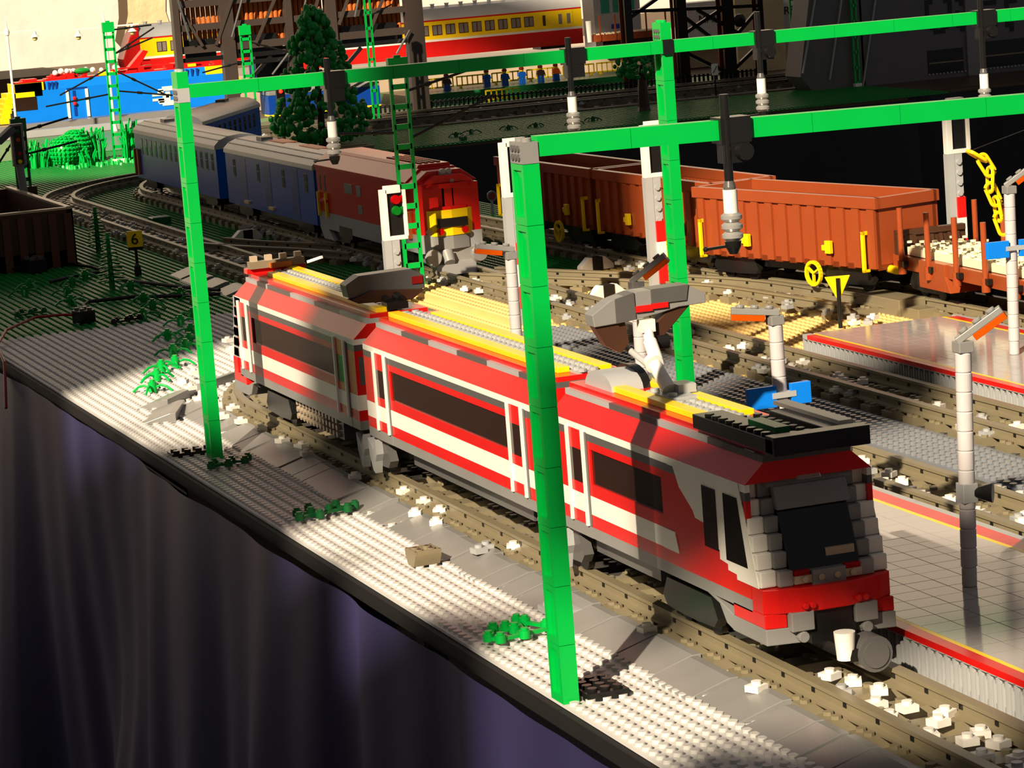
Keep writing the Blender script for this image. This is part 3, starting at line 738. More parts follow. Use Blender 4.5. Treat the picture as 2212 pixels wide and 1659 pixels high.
mast(gf, -47.0, 48.2, 32.6, 'green', .4); MB().box(-47.0, -46.65, 48.2, 49.2, 31.4, 32.7).build('clamp', 'black', gf)
hanger(gf, -46.7, 17.1, 31.45, 2.4, 2.6, False); hanger(gf, -46.7, 39.6, 31.5, 2.2, 2.6, False); hanger(gf, -46.7, 58.2, 31.45, 3.0, 2.6); hanger(gf, -46.7, 81.1, 31.4, 3.4, 4.2)

# ---------------------------------------------------------------- ladder masts
def ladder_mast(label, x, y, h, w=1.05, step=2.4, base=True, arms=(), tilt=0., key='green'):
    t = thing('ladder_mast', label, 'mast', (x, y, 0), 0, 'ladder shaped green masts'); t.rotation_euler = (tilt, 0, 0)
    b = MB()
    for s in (-1, 1): b.box(-.22, .22, s*w-.2, s*w+.2, 0, h)
    z = .9
    while z < h-.6: b.box(-.22, .22, -w, w, z-.32, z+.32); z += step
    b.box(-.45, .45, -w-.25, w+.25, h-2.0, h); b.box(-.25, .25, -.4, .4, h, h+.3)
    b.build('ladder_frame', key, t, False)
    if base: MB().box(-.6, .6, -w-.3, w+.3, 0, .9).build('base_block', 'white', t, False)
    for (z0, z1, L, dx, sgn) in arms:
        MB().cyl((0, sgn*w, z0), (dx, sgn*(w+L), z1), .17, None, 8).cyl((dx*.3, sgn*(w+L*.3), z0+(z1-z0)*.3), (dx*.38, sgn*(w+L*.38), z0+(z1-z0)*.38), .28, None, 8).build('steady_arm', 'black', t)
    return t
ladder_mast('sunlit green ladder mast standing in the grass before the blue locomotive', -398.6, 73.4, 28.4, .95, 2.45, True, [(26.8, 27.2, 8, 0, 1), (22, 24.6, 8, 0, 1), (22, 26.6, 8.5, 0, 1), (18.5, 12.8, 10, 0, 1), (14.5, 12.4, 13, 0, 1), (19, 14.6, 10, 0, -1), (14, 12.6, 13, 0, -1)], -.01)
ladder_mast('bright green ladder mast beside the white signal box in front of the red locomotive', -142.7, 53.2, 28.6, 1.0, 2.42, False, [(24.5, 26.3, 8, 0, 1), (18.8, 23, 11, 0, 1), (19.6, 20.2, 7.5, 0, -1)], .0)
ladder_mast('shaded green ladder mast behind the blue baggage coach', -420.8, 107.7, 24.6, 1.0, 2.6, False, [(21, 17.5, 10, 0, 1), (17, 15.5, 9, 0, -1)], .0)
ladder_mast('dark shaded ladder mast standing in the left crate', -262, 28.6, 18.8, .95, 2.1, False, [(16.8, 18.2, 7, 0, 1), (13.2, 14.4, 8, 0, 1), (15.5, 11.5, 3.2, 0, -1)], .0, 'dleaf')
ladder_mast('dark green mast on the rear table in front of the container cars', -460.6, 253.6, 26, .6, 3.4, False, (), .0)
ladder_mast('green mast with pale foot at the corner of the charcoal building', -399.0, 239.6, 27, .5, 3.4, True, (), .0)
ladder_mast('green ladder mast behind the trestle seen above the long gantry beam', -430, 138, 30, .6, 3.4, False, [(24, 26, 5, 0, 1)], .0)

# ---------------------------------------------------------------- platform lamps
def lamp(label, x, y, z0, h, ang, sign=False, cone=False, tilt=(0, 0), up=35):
    t = thing('platform_lamp', label, 'lamp', (x, y, z0), 0, 'round brick lamp posts'); t.rotation_euler = (tilt[0], tilt[1], 0)
    b = MB(); n = int(h/1.2)
    for i in range(n):
        r = .5 if i else .46
        b.lathe((0, 0, i*1.2), [(r*.9, 0), (r, .06), (r, 1.12), (r*.93, 1.17), (r*.93, 1.2)], 18)
    b.build('post', 'lgrey' if n < 3 else 'post', t)
    hz = n*1.2
    h_ = MB().box(-.5, .5, -.5, .5, hz, hz+.7).build('lamp_joint', 'mgrey', t, False, .06)
    T = Matrix.Translation(Vector((0, 0, hz+.7))*1) @ Matrix.Rotation(rad(ang), 4, 'Z') @ Matrix.Rotation(rad(-up), 4, 'Y')
    a = MB().box(-.3, 3.0, -.5, .5, 0, .42, 0, T)
    for x_ in (.4, 1.4, 2.4):
        q = T @ Vector((x_, 0, .42)); e = T @ Vector((x_, 0, .62)); a.cyl(q, e, .3, None, 12)
    ar = a.build('lamp_arm', 'mgrey', t, False, .05)
    MB().box(.7, 3.0, -.5, .5, -.42, 0, 0, T).build('light_strip', 'lamp', ar, False, .03)
    if sign:
        for s, L in ((-1, 2.2), (1, 1.5)):
            zz = hz-5.6
            MB().box(-.2+.5, .2+.5, s*.55 if s > 0 else -.55-L, (.55+L) if s > 0 else -.55, zz, zz+1.5).build('name_board', 'sky', t, False, .04)
        MB().box(.3, .75, -.9, .9, zz+.6, zz+1.0).build('sign_clip', 'lgrey', t)
    if cone:
        zz = 8.6-z0
        MB().box(-.5, .5, -.5, .5, zz-.6, zz+.6).build('speaker_mount', 'lgrey', t, False, .04)
        MB().cyl((.3, .4, zz), (.95, 1.25, zz), .3, .62, 20).cyl((.95, 1.25, zz), (.8, 1.05, zz), .58, .1, 20).build('loudspeaker', 'black', t)
    return t
K['post'] = mat('pale_post_plastic', (186, 180, 178), .3)
lamp('tall grey lamp post with a black loudspeaker on the near platform', 46.9, 27.2, 2.8, 14.4, 63, False, True, (-.028, 0))
lamp('pale lamp post with blue name boards behind the cab of the railcar', 19.5, 27.8, 2.8, 14.0, 250, True, False, (0.006, 0), 6)
lamp('lamp post showing above the raised pantograph', -6, 27.8, 2.8, 14.2, 62, False)
lamp('lamp post beside the yellow chain on the far platform', -29.7, 73, 2.8, 14.6, 62, True, False, (-.02, 0))
lamp('small lamp with orange light strip showing left of the front mast', -34.5, 27.8, 2.8, 13.6, 258, False, False, (0, 0), 10)

# ---------------------------------------------------------------- signals
def signal(label, x, y, h, bands=True, lights=True, face=0., w=1.0):
    t = thing('railway_signal', label, 'signal', (x, y, 0), face, 'white framed railway signals'); hb = h-6.4
    b = MB().box(-.5, .5, -1.4, -.5, 0, hb); b.box(-.5, .45, -.5, .5, 0, hb, 0)
    z = .6
    while z < hb-.3: b.cyl((.45, 0, z), (.68, 0, z), .3, None, 12, 0); z += 1.2
    b.build('post', ['lgrey', 'mgrey'], t)
    if bands:
        for i, (za, k) in enumerate(((hb-7.4, 'red'), (hb-9.8, 'white'), (hb-12.2, 'red'))):
            if za > 0: MB().box(.45, .8, -.52, .52, za, za+2.4).build('band', k, t, False)
    f = MB().box(-.5, .5, -1.35, -.6, hb, h-.4).box(-.4, .4, 1.3, 1.75, hb+.3, h-.6).box(-.5, .5, -.8, 1.1, h-.9, h).box(-.5, .5, -.6, 1.6, hb, hb+.5)
    fr = f.build('signal_frame', 'white', t, False, .05)
    MB().box(-.4, .1, -.6, 1.3, hb+.5, h-.9).build('backing_plate', 'black', fr, False)
    if lights:
        for z_, k in ((h-1.7, 'tred'), (h-3.0, 'tgreen')):
            MB().cyl((.1, .5, z_), (.55, .5, z_), .6, .5, 16).cyl((-.1, 1.25, z_), (.2, 1.5, z_), .5, None, 12).build('signal_lens', k, fr)
    return t
signal('white framed signal with red and green lenses in front of the red locomotive', -131.0, 47.4, 14.4, False)
signal('grey signal post with white frame mostly hidden behind the front green mast', -103.4, 53.0, 20.7, True, False)
signal('pale signal with red band hidden behind the second mast of the long gantry', -113.0, 73.5, 20.2, True, False)
signal('white signal with red and white bands behind the brown flat wagon', -104, 107.4, 20.0, True, False)
# four light signal in the crate at the left
t = thing('railway_signal', 'tall grey signal with four round lights in the shaded crate', 'signal', (-252, 26.4, 0), 0)
MB().box(-.5, .5, -1.0, 1.0, 12.2, 18.6).build('signal_frame', 'mgrey', t, False, .05)
MB().box(.45, .6, -.62, .62, 12.5, 18.3).build('backing_plate', 'black', t, False)
for z_, k in ((17.5, 'tgreen'), (16.2, 'lamp'), (14.1, 'tred'), (12.9, 'yellow')): MB().cyl((.55, 0, z_), (.85, 0, z_), .32, None, 12).build('signal_lens', k, t)
MB().cyl((0, .3, 7), (0, 0, 12.2), .6, None, 12).cyl((0, .3, 5), (0, .3, 7.4), 1.25, .9, 14).build('post', 'mgrey', t)
b = MB()
for i in range(10): b.cyl((1.2*math.cos(i*.63), .5+1.2*math.sin(i*.63), 0), (.9*math.cos(i*.63), .4+.9*math.sin(i*.63), 5.4), .28, None, 8)
b.build('ribbed_foot', 'mgrey', t)
MB().bar((.4, -.6, 18), (1.2, -3.2, 16.2), 1.3, 1.0).build('hood', 'dgrey', t)
t = thing('signal_lamp', 'small dark signal with a glowing red light behind the baggage coach', 'signal', (-400, 108.6, 0), 0)
MB().box(-.4, .4, -.9, .9, 7.8, 12.4).cyl((0, 0, 0), (0, 0, 7.8), .35, None, 10).build('housing', 'black', t)
MB().ball((.5, 0, 11.2), .42, 12, 8).build('red_light', 'lit', t)

# ---------------------------------------------------------------- red locomotive
lo = thing('locomotive', 'red diesel locomotive with yellow nose and silver front gear', 'locomotive', (-169.5, 60.0, 0), rad(-.4))
b = MB(); L0, L1 = -23.5, 22.3
b.box(L0, L1, -4, 4, 4.0, 6.3, 1); b.box(L0, L1-.3, -4, 4, 6.3, 12.3, 0)
b.box(-14, -8, -4.03, 4.03, 3.4, 4.9, 2); b.prism([(L0, 4), (L0+4, 4), (L0+6.5, 2.6), (L0+1.5, 2.6)], 'y', -4, 4, 1)
b.build('body', ['red', 'lgrey', 'black'], lo, False)
b = MB().prism([(-4.2, 12.2), (-4.2, 12.7), (-2.3, 14.2), (2.3, 14.2), (4.2, 12.7), (4.2, 12.2)], 'x', L0, L1-4)
b.prism([(-2.2, 14.2), (-2.0, 14.6), (2.0, 14.6), (2.2, 14.2)], 'x', L0+3, L1-5); rf = b.build('roof', 'red', lo, False, .05)
b = MB()
for i in range(18):
    for y in (-1.2, -.4, .4, 1.2): b.cyl((2+i*.8, y, 14.6), (2+i*.8, y, 14.75), .25, None, 7)
b.build('roof_grille', 'brown', rf)
yb = [(-4, 20.4), (-3.3, 21.7), (-2.2, 22.6), (0, 23.1), (2.2, 22.6), (3.3, 21.7), (4, 20.4)]
def bow(z0, z1, name, k, back=17.5, off=0., bev=.05): return MB().prism([(x+off, y) for y, x in yb]+[(back, 4), (back, -4)], 'z', z0, z1).build(name, k, lo, False, bev)
bow(6.0, 9.2, 'yellow_nose', 'yellow', 20.2); bow(4.3, 6.0, 'grey_apron', 'mgrey', 20.2, -.1); bow(9.2, 9.6, 'sill', 'red', 17.5, -.35); bow(11.9, 12.5, 'cab_visor', 'red', 17.5, .15)
MB().prism([(-4.2, 12.5), (-2.2, 14.0), (2.2, 14.0), (4.2, 12.5)], 'x', 16.5, 21.2).prism([(-3.4, 12.5), (-1.8, 13.5), (1.8, 13.5), (3.4, 12.5)], 'x', 21.2, 22.6).build('cab_roof', 'red', lo, False, .1)
MB().box(20.2, 22.2, -.5, .5, 9.6, 11.9).box(17.8, 21.0, -4, -3.4, 9.6, 11.9).box(17.8, 21.0, 3.4, 4, 9.6, 11.9).build('window_posts', 'red', lo, False)
for s in (-1, 1): MB().prism([(20.9, s*3.4), (22.1, s*.5), (21.9, s*.5), (20.7, s*3.4)], 'z', 9.6, 11.9).build('cab_window', 'dglass', lo, False)
MB().box(22.7, 23.2, -2.0, 2.0, 7.1, 8.2).build('nose_grille', 'black', lo, False)
for y in (-1.6, 1.6): MB().cyl((22.5, y, 6.6), (23.25, y, 6.6), .42, None, 14).build('marker_lamp', 'tred', lo)
for y in (-2.9,): MB().cyl((21.8, y, 6.6), (22.4, y, 6.6), .34, None, 12).build('headlight', 'clear', lo)
MB().box(21.0, 21.9, -.75, .75, 13.5, 13.9).cyl((21.4, -.4, 13.9), (22.0, -.4, 13.9), .35, None, 10).cyl((21.4, .4, 13.9), (22.0, .4, 13.9), .35, None, 10).build('roof_headlight', 'lgrey', lo)
MB().ball((22.3, .5, 12.7), .42, 12, 8).build('top_lamp', 'clear', lo)
cpl = MB().box(19, 22.4, -3.0, 3.0, 2.6, 4.3).prism([(22.4, 1.5), (23.8, 1.2), (23.4, 2.5), (21.6, 3.0), (19, 3.0)], 'y', -2.6, 2.6).build('front_gear', 'silver', lo, False, .08)
for y in (-3.0, 3.0): MB().cyl((21.6, y, 3.5), (23.9, y, 3.5), .5, None, 14).cyl((23.7, y, 3.5), (24.1, y, 3.5), 1.1, .9, 20).build('buffer', 'silver', cpl)
MB().cyl((22.6, -.9, 3.9), (23.6, -.9, 2.7), .85, .7, 14).build('hose_block', 'silver', cpl)
for x in (-16.5, 14):
    for s in (-1, 1):
        pass
for x in (-22.6, -18.8): MB().box(x-.22, x+.22, -4.4, -4.05, 5.7, 9.0).build('handrail', 'yellow', lo, False)
for x in (-21.9, -19.6): MB().box(x-.35, x+.35, -4.05, -3.98, 9.2, 11.4).build('door_window', 'dgrey', lo, False)
MB().box(-22.9, -18.5, -4.3, -4.0, 7.7, 8.1).build('door_step', 'red', lo, False)
for (x0, x1, z0, z1) in ((-10, -6.3, 9.6, 10.9), (-4.4, -2.4, 9.5, 10.9), (-4.2, -2.2, 7.2, 8.3)): MB().box(x0, x1, -4.05, -3.98, z0, z1).build('side_vent', 'mgrey', lo, False)
MB().box(17.8, 18.3, -4.4, -4.0, 5.7, 9.0).build('handrail', 'yellow', lo, False); MB().box(18.6, 19.0, -4.4, -4.0, 5.7, 9.0).build('handrail', 'orange', lo, False)
for x in (-15, 13): bogie(lo, x)

# ---------------------------------------------------------------- blue coaches
def coach(label, x0, y0, rz, L, wins, bag=False):
    t = thing('coach', label, 'train', (x0, y0, 0), rz, 'blue coaches behind the red locomotive')
    b = MB().box(0, L, -4, 4, 4.0, 11.9, 0)
    if bag:
        for x in (8.5, 22.5, 37.5): b.box(x, x+3.6, -4.03, 4.03, 4.4, 11.4, 1)
    b.build('body', ['blue', 'dblue'], t, False)
    pr_ = [(-4.2, 11.7), (-4.15, 12.3), (-3.3, 13.1), (-2.0, 13.6), (0, 13.8), (2.0, 13.6), (3.3, 13.1), (4.15, 12.3), (4.2, 11.7)]
    rf = MB().prism(pr_, 'x', -.1, L+.1).build('roof', 'lgrey', t)
    b = MB()
    for y, z in ((-3.3, 13.1), (-2.0, 13.6)): b.bar((0, y, z), (L, y, z), .18, .12)
    b.build('roof_rib', 'mgrey', rf); MB().box(9, 12, -1.2, .6, 13.7, 14.2).build('roof_vent', 'dgrey', rf, False)
    if bag: MB().box(14, 22, -.6, 1.6, 13.72, 13.86).box(30, 40, -.4, 1.4, 13.72, 13.86).build('rust_patch', 'orange', rf, False)
    for x in wins:
        for s in (-1, 1):
            g = MB().box(x, x+1.5, min(s*3.95, s*4.04), max(s*3.95, s*4.04), 8.2, 11.0).build('window_frame', 'oldd', t, False)
            MB().box(x+.15, x+1.35, min(s*4.0, s*4.06), max(s*4.0, s*4.06), 8.35, 9.75).box(x+.15, x+1.35, min(s*4.0, s*4.06), max(s*4.0, s*4.06), 9.9, 10.85).build('pane', 'dglass', g, False)
    if bag:
        for x in (10, 24): MB().box(x+.5, x+3.2, -4.3, -4.0, 4.6, 5.0).build('door_step', 'tan', t, False)
    else:
        for x in (.35, 3.0): MB().box(x-.25, x+.25, -4.45, -4.05, 4.6, 9.0).build('handrail', 'orange', t, False)
    bogie(t, 8); bogie(t, L-8); MB().box(14, L-14, -2.8, 2.8, 3.0, 4.0).build('underframe', 'black', t, False)
K['dblue'] = mat('shaded_blue_plastic', (12, 58, 140), .3)
coach('blue baggage coach with sliding doors coupled behind the red locomotive', -244.5, 60.6, rad(-.3), 49.5, [4.5, 18.5, 32.5, 44.5], True)
coach('blue passenger coach with a row of windows behind the baggage coach', -309.5, 61.2, rad(-.4), 58.5, [4.6+3.6*i for i in range(15)])
coach('shaded blue coach on the far curve behind the passenger coach', -349.5, 86.5, rad(-29), 42, [4+3.6*i for i in range(10)])

# ---------------------------------------------------------------- brown freight wagons
def hopper(label, x0, y0, rz, L=32., lit=0):
    t = thing('open_wagon', label, 'wagon', (x0, y0, 0), rz, 'brown open freight wagons'); W_ = 4.1
    b = MB().box(0, L, -W_, W_, 4.4, 5.0)
    for s in (-1, 1): b.box(0, L, min(s*W_, s*(W_-.4)), max(s*W_, s*(W_-.4)), 4.4, 11.2)
    b.box(0, .4, -W_, W_, 4.4, 11.2); b.box(L-.4, L, -W_, W_, 4.4, 11.2); b.build('box_body', 'brown', t, False)
    b = MB()
    for s in (-1, 1): b.box(-.35, L+.35, min(s*(W_+.35), s*(W_-.45)), max(s*(W_+.35), s*(W_-.45)), 11.0, 12.2)
    b.box(-.35, .45, -W_, W_, 11.0, 12.2); b.box(L-.45, L+.35, -W_, W_, 11.0, 12.2); b.build('rim', 'brown', t, False, .03)
    b = MB()
    for s in (-1, 1):
        x = .6
        while x < L-1: b.box(x, x+1.15, min(s*W_, s*(W_+.33)), max(s*W_, s*(W_+.33)), 4.6, 10.95); x += 2.55
    b.build('side_rib', 'brown', t, False)
    b = MB(); x = .9
    while x < L-.9:
        for z in (9.6, 10.5):
            if int(x*1.02) % 8: b.cyl((x, W_-.4, z), (x, W_-.62, z), .34, None, 8)
        x += .95
    b.build('inner_studs', 'brown', t)
    for x in (1.4, L-1.6):
        MB().box(x-.2, x+.2, -W_-.85, -W_-.5, 4.2, 8.6).box(x-.2, x+.2, -W_-.85, -W_, 8.2, 8.6).box(x-.2, x+.2, -W_-.85, -W_, 4.2, 4.5).build('handrail', 'yellow', t, False, .04)
    for x in (9.5, 24.2): MB().box(x, x+.95, -W_-.75, -W_-.3, 5.9, 7.3).box(x-.6, x, -W_-.7, -W_-.3, 6.2, 6.8).build('yellow_fitting', 'yellow', t, False, .05)
    w = MB()
    for i in range(24):
        a = 2*PI*i/24; c = 2*PI*(i+1)/24
        w.bar((22+1.25*math.cos(a), -W_-.7, 3.6+1.25*math.sin(a)), (22+1.25*math.cos(c), -W_-.7, 3.6+1.25*math.sin(c)), .34, .34)
    for a in (0.5, 2.6, 4.7): w.bar((22, -W_-.7, 3.6), (22+1.2*math.cos(a), -W_-.7, 3.6+1.2*math.sin(a)), .3, .2)
    w.build('handwheel', 'yellow', t)
    bogie(t, 6); bogie(t, L-6); MB().box(2, L-2, -2.6, 2.6, 3.4, 4.4).build('underframe', 'black', t, False)
    return t
hopper('brown open wagon in deep shade, rearmost of the row', -180.6, 82.2, math.atan2(1.1, 30.4))
hopper('half shaded brown open wagon between two other brown wagons', -147.0, 83.4, math.atan2(1.6, 31))
hopper('sunlit brown open wagon with yellow handwheel next to the flat wagon', -113.6, 82.3, math.atan2(7.2, 31.9), 32.4)
fl = thing('flat_wagon', 'brown flat wagon with tall stakes loaded with cream studs', 'wagon', (-81.0, 91.2, 0), rad(-2.4))
MB().box(0, 52, -4, 4, 4.6, 6.0).box(7.0, 13.2, -4.3, 4.3, 3.2, 6.05).prism([(13.2, 3.2), (14.4, 3.2), (13.2, 4.8)], 'y', -4.3, 4.3).build('deck', 'brown', fl, False, .04)
MB().box(.5, 1.3, -4, 4, 6.0, 8.6).box(1.3, 1.6, -3.9, 3.9, 8.0, 8.6).build('end_board', 'dbrown', fl, False, .04)
b = MB()
for y in (-2.6, -1.4): b.cyl((1.3, y, 7.2), (1.6, y, 7.2), 1.0 if y < -2 else .5, None, 14)
for y in (0, 1, 2, 3): b.prism([(1.3, 6.4), (1.9, 6.4), (1.3, 8.4)], 'y', y-.2, y+.2)
b.build('end_board_relief', 'dbrown', fl)
st = MB()
for i in range(49):
    for j in range(7): st.stud(2.2+i, -3+j, 6.9 if (i*7+j*3) % 5 else 7.3, 10)
LOAD = st.box(2.2, 51, -3.3, 3.3, 6.07, 6.9).build('cream_load', 'cream', None)

place(LOAD, (-81.0, 91.2, 0), rad(-2.4)); tag(LOAD, 'cream studded load lying on the brown flat wagon', 'cargo')
for s in (-1, 1):
    for k, x in enumerate((3.0, 9.6, 16.2, 22.8, 29.4, 36)):
        g = MB().cyl((x, s*4.35, 4.3), (x, s*4.35, 11.2), .3, None, 12).cyl((x, s*4.35, 4.2), (x, s*4.35, 5.6), .45, None, 12).build('stake', 'brown', fl)
        MB().box(x+.35, x+1.0, s*4.35-.25, s*4.35+.25, 5.0, 5.6).build('stake_clip', 'black', g, False)
MB().cyl((-.6, -4.2, 4.4), (1.4, -4.2, 4.4), .45, None, 12).build('yellow_lever', 'yellow', fl)
for x in (7, 44): bogie(fl, x)
# yellow chain hanging in front of the lamp
ch = thing('chain', 'yellow plastic chain hanging beside the lamp on the far platform', 'chain', (-58, 86.5, 0))
cp = [(0, -1.6, 18.2), (0, -.5, 17.5), (0, .3, 16.2), (0, .2, 14.6), (0, .8, 13.2), (0, 1.0, 11.6), (0, 1.5, 10.2)]
def link(p, q, flat):
    p = Vector(p); q = Vector(q); d = (q-p); L = d.length+.9; d.normalize(); c = (p+q)/2
    a = Vector((1, 0, 0)) if flat else d.cross(Vector((1, 0, 0))).normalized()
    pts = []
    for i in range(25):
        t_ = 2*PI*i/24; e = .52; k = (L/2-e)*(1 if math.cos(t_) > 0 else -1)
        pts.append(c+d*(k+e*math.cos(t_))+a*(.55*math.sin(t_)))
    return MB().tube(pts, .19, 8)
for i in range(len(cp)-1): link(cp[i], cp[i+1], i % 2 == 0).build('chain_link', 'yellow', ch)
MB().cyl((0, -1.9, 18.4), (0, 30, 26), .05, None, 6).build('hook_wire', 'black', ch)
# ---------------------------------------------------------------- small things on the table
t = thing('number_sign', 'yellow square sign with the number 6 on a black post', 'sign', (-193.8, 30.3, 0), rad(-18))
MB().lathe((0, 0, 0), [(.42, 0), (.5, .4), (.42, 1.4), (.2, 1.8), (.2, 3.6)], 12).box(-.3, .1, -1.0, 1.0, 3.6, 4.2).build('post', 'black', t)
MB().box(-.1, .2, -1.05, 1.05, 4.0, 6.2).build('board', 'yellow', t, False, .05)
text_part('6', 2.1, 'black', t, (.24, 0, 5.05), (PI/2, 0, PI/2), 'digit')
t = thing('warning_sign', 'yellow triangular sign pointing down before the far platform', 'sign', (-72.9, 76.6, 0), rad(-15))
MB().cyl((.25, 0, 0), (.25, 0, 5.4), .22, None, 10).build('post', 'black', t)
MB().prism([(-1.35, 5.6), (1.35, 5.6), (0, 2.9)], 'x', -.1, .15).build('board', 'yellow', t, False, .1)
t = thing('stop_sign', 'small round red sign beside the red locomotive nose', 'sign', (-221.7, 91.2, 0), 0)
MB().cyl((0, 0, 0), (0, 0, 2), .22, None, 8).build('post', 'lgrey', t)
MB().cyl((.1, 0, 2.8), (.3, 0, 2.8), .8, None, 16).build('rim', 'mgrey', t); MB().cyl((.3, 0, 2.8), (.4, 0, 2.8), .55, None, 16).build('disc', 'dred', t)
t = thing('inverted_brick', 'grey two by two brick lying upside down on the studs', 'brick', (7.0, 5.0, .22), rad(3))
b = MB().prism([(-.55, 0), (.55, 0), (1.0, .75), (1.0, .95), (-1.0, .95), (-1.0, .75)], 'y', -1.0, 1.0)
for x in (-.98, .83): b.box(x, x+.15, -1, 1, .95, 1.15)
for y in (-.98, .83): b.box(-1, 1, y, y+.15, .95, 1.15)
for x in (-.45, .45):
    for y in (-.45, .45): b.cyl((x, y, .9), (x, y, 1.2), .3, None, 12); b.cyl((x, y, 1.2), (x, y, 1.21), .18, None, 10, 1)
b.build('brick_body', ['old', 'black'], t)
o = MB(); [o.stud(i+.5, j+.5, .4, 12) for i in range(2) for j in range(4)]
tag(place(o.box(0, 2, 0, 4, 0, .4).build('black_plate', 'black'), (-52, .4, .02)), 'black studded plate on the table edge beside the second green mast', 'plate')
o = MB().box(0, 3.6, 0, 2.6, 0, .5); [o.stud(i*.85+.5, j*.8+.5, .5, 10) for i in range(4) for j in range(3)]
tag(place(o.build('black_plate', 'black'), (45.0, 1.3, .02)), 'dark studded plate at the foot of the front green mast', 'plate')
o = MB(); [o.stud(i+.5, j+.5, .4, 12) for i in range(3) for j in range(1)]
tag(place(o.box(0, 3, 0, 2, 0, .4).build('grey_tile', 'lgrey'), (26, 6.6, .3), 0), 'pale grey plate beside the shadow of the front mast', 'plate')
for q in (MB(),):
    pass
t = thing('bench_top', 'reddish brown slab on the near platform at the frame edge', 'bench', (59.5, 24.4, 2.8), 0)
MB().box(0, 12, 0, 4, .9, 1.35).build('seat', 'brown', t, False, .05); MB().box(1, 2, .4, 3.4, 0, .9).box(8, 9, .4, 3.4, 0, .9).build('leg', 'black', t, False)
tag(place(MB().box(-.8, .8, -.8, .8, 0, 1.5).cyl((.8, 0, .8), (1.0, 0, .8), .25, None, 10).build('blue_brick', 'blue', None, False, .06), (-108.4, 58.0, .1)), 'small blue brick beside the third track', 'brick')
tag(place(MB().box(0, 9, 0, 3.2, 0, 1.9).box(9, 12.5, .3, 2.6, 0, 1.2).build('grey_housing', 'old', None, False, .08), (-84, 84.2, .02), rad(2)), 'dark grey brick housing at the corner of the far platform', 'box')
for (x, y, lab) in [(-141.5, 76.4, 'white and black switch lever farther from the far platform'), (-115.0, 67.4, 'white and black switch lever behind the raised pantograph'), (-221.0, 52.8, 'white and black switch lever beside the shaded tan strip')]:
    t = thing('switch_lever', lab, 'lever', (x, y, .3), rad(8))
    MB().prism([(-2.3, 0), (-.7, 0), (-.7, 1.6), (-1.1, 1.6), (-2.3, .6)], 'x', -.6, .6).prism([(2.3, 0), (.7, 0), (.7, 1.6), (1.1, 1.6), (2.3, .6)], 'x', -.6, .6).build('wedge', 'white', t, False, .05)
    MB().box(-.7, .7, -.7, .7, 0, 1.6).build('handle_block', 'black', t, False)
# plants
def flower_stem(x, y, r0, key, label, n=4, h=1.1):
    t = thing('flower_stem', label, 'plant', (x, y, .1), r0, 'flower stems with curved leaves')
    MB().cyl((0, 0, 0), (0, 0, h), .44, None, 14).cyl((0, 0, h), (0, 0, h+.22), .28, None, 12).build('stem', key, t)
    b = MB()
    for i in range(n):
        a = i*2*PI/n+.4; ca, sa = math.cos(a), math.sin(a)
        b.tube([(ca*.35, sa*.35, .55), (ca*.9, sa*.9, .75), (ca*1.5, sa*1.5, .6), (ca*2.1, sa*2.1, .12)], .13, 6)
    b.build('leaf', key, t); return t
fs = [(-89.1, 7.8), (-96.5, 10), (-102.5, 11.9), (-104.6, 13.9), (-113.5, 15.8), (-116.3, 17.9), (-121, 19.5), (-126.4, 18.3), (-128.8, 21.6), (-137.5, 22.5), (-142.8, 25.2)]
gs = [(-155.7, 23.4), (-163.6, 24.1), (-164.2, 29), (-159, 29.6), (-178.4, 25.8), (-170, 16.2), (-180.4, 17.8), (-190.6, 20.6), (-193.2, 15.4), (-185.8, 13.3), (-196.5, 23.6), (-222.9, 17.3), (-147.9, 20.4)]
f0 = flower_stem(*fs[0], .6, 'green', 'bright green flower stem with curved leaves in the row beside the second mast')
for i, (x, y) in enumerate(fs[1:]): dup(f0, (x, y, .1), i*1.3)
g0 = flower_stem(*gs[0], .2, 'leaf', 'green flower stem with curved leaves on the shaded green baseplates')
for i, (x, y) in enumerate(gs[1:]): dup(g0, (x, y, .1), i*1.1)
for o_ in [o for o in bpy.data.objects if o.parent is None and o.name.startswith('flower_stem')]:
    o_['group'] = 'bright flower stems' if 'second mast' in o_['label'] else 'shaded flower stems'
def leaves(x, y, rz, key, label, pts, h=.25):
    t = thing('leaf_spray', label, 'plant', (x, y, .22), rz)
    b = MB()
    for (px, py) in pts:
        b.cyl((px, py, .1), (px, py, .62), .36, None, 12); b.cyl((px, py, .62), (px, py, .78), .24, None, 10)
    for a, c in zip(pts, pts[1:]): b.bar((a[0], a[1], .3), (c[0], c[1], .3), .34, .22)
    b.bar((pts[0][0], pts[0][1], .3), (pts[-1][0], pts[-1][1], .3), .3, .22); b.build('sprig', key, t); return t
leaves(-41.8, 3.5, .3, 'dleaf', 'low dark green sprig right of the foot of the second green mast', [(-.6, -1.2), (.6, -.5), (-.4, .4), (.7, 1.1), (-.3, 2.0), (.2, -2.0)])
leaves(-15.6, 4.0, 0, 'dleaf', 'dark green sprig on the sunlit pale baseplate', [(1.6, -2.2), (-.2, -1.9), (.3, -.9), (-1.4, -.6), (1.8, -.6), (.2, .6), (-1.0, 1.5), (.9, 1.9), (.2, 2.7)])
leaves(30.8, 3.4, .1, 'green', 'bright green sprig left of the foot of the front green mast', [(1.8, -2.0), (.9, -2.4), (-1.0, -1.2), (-.8, -.4), (.1, -.2), (1.8, -.3), (-1.9, .9), (-1.3, 1.2), (.6, 1.8), (1.2, 2.4)])
leaves(-163.7, 9.1, .2, 'dleaf', 'dark sprig beside the black connector block', [(1.2, -1.5), (0, -1.1), (-.9, -.1), (.5, .6), (-.2, 1.4), (.8, 2.2)])
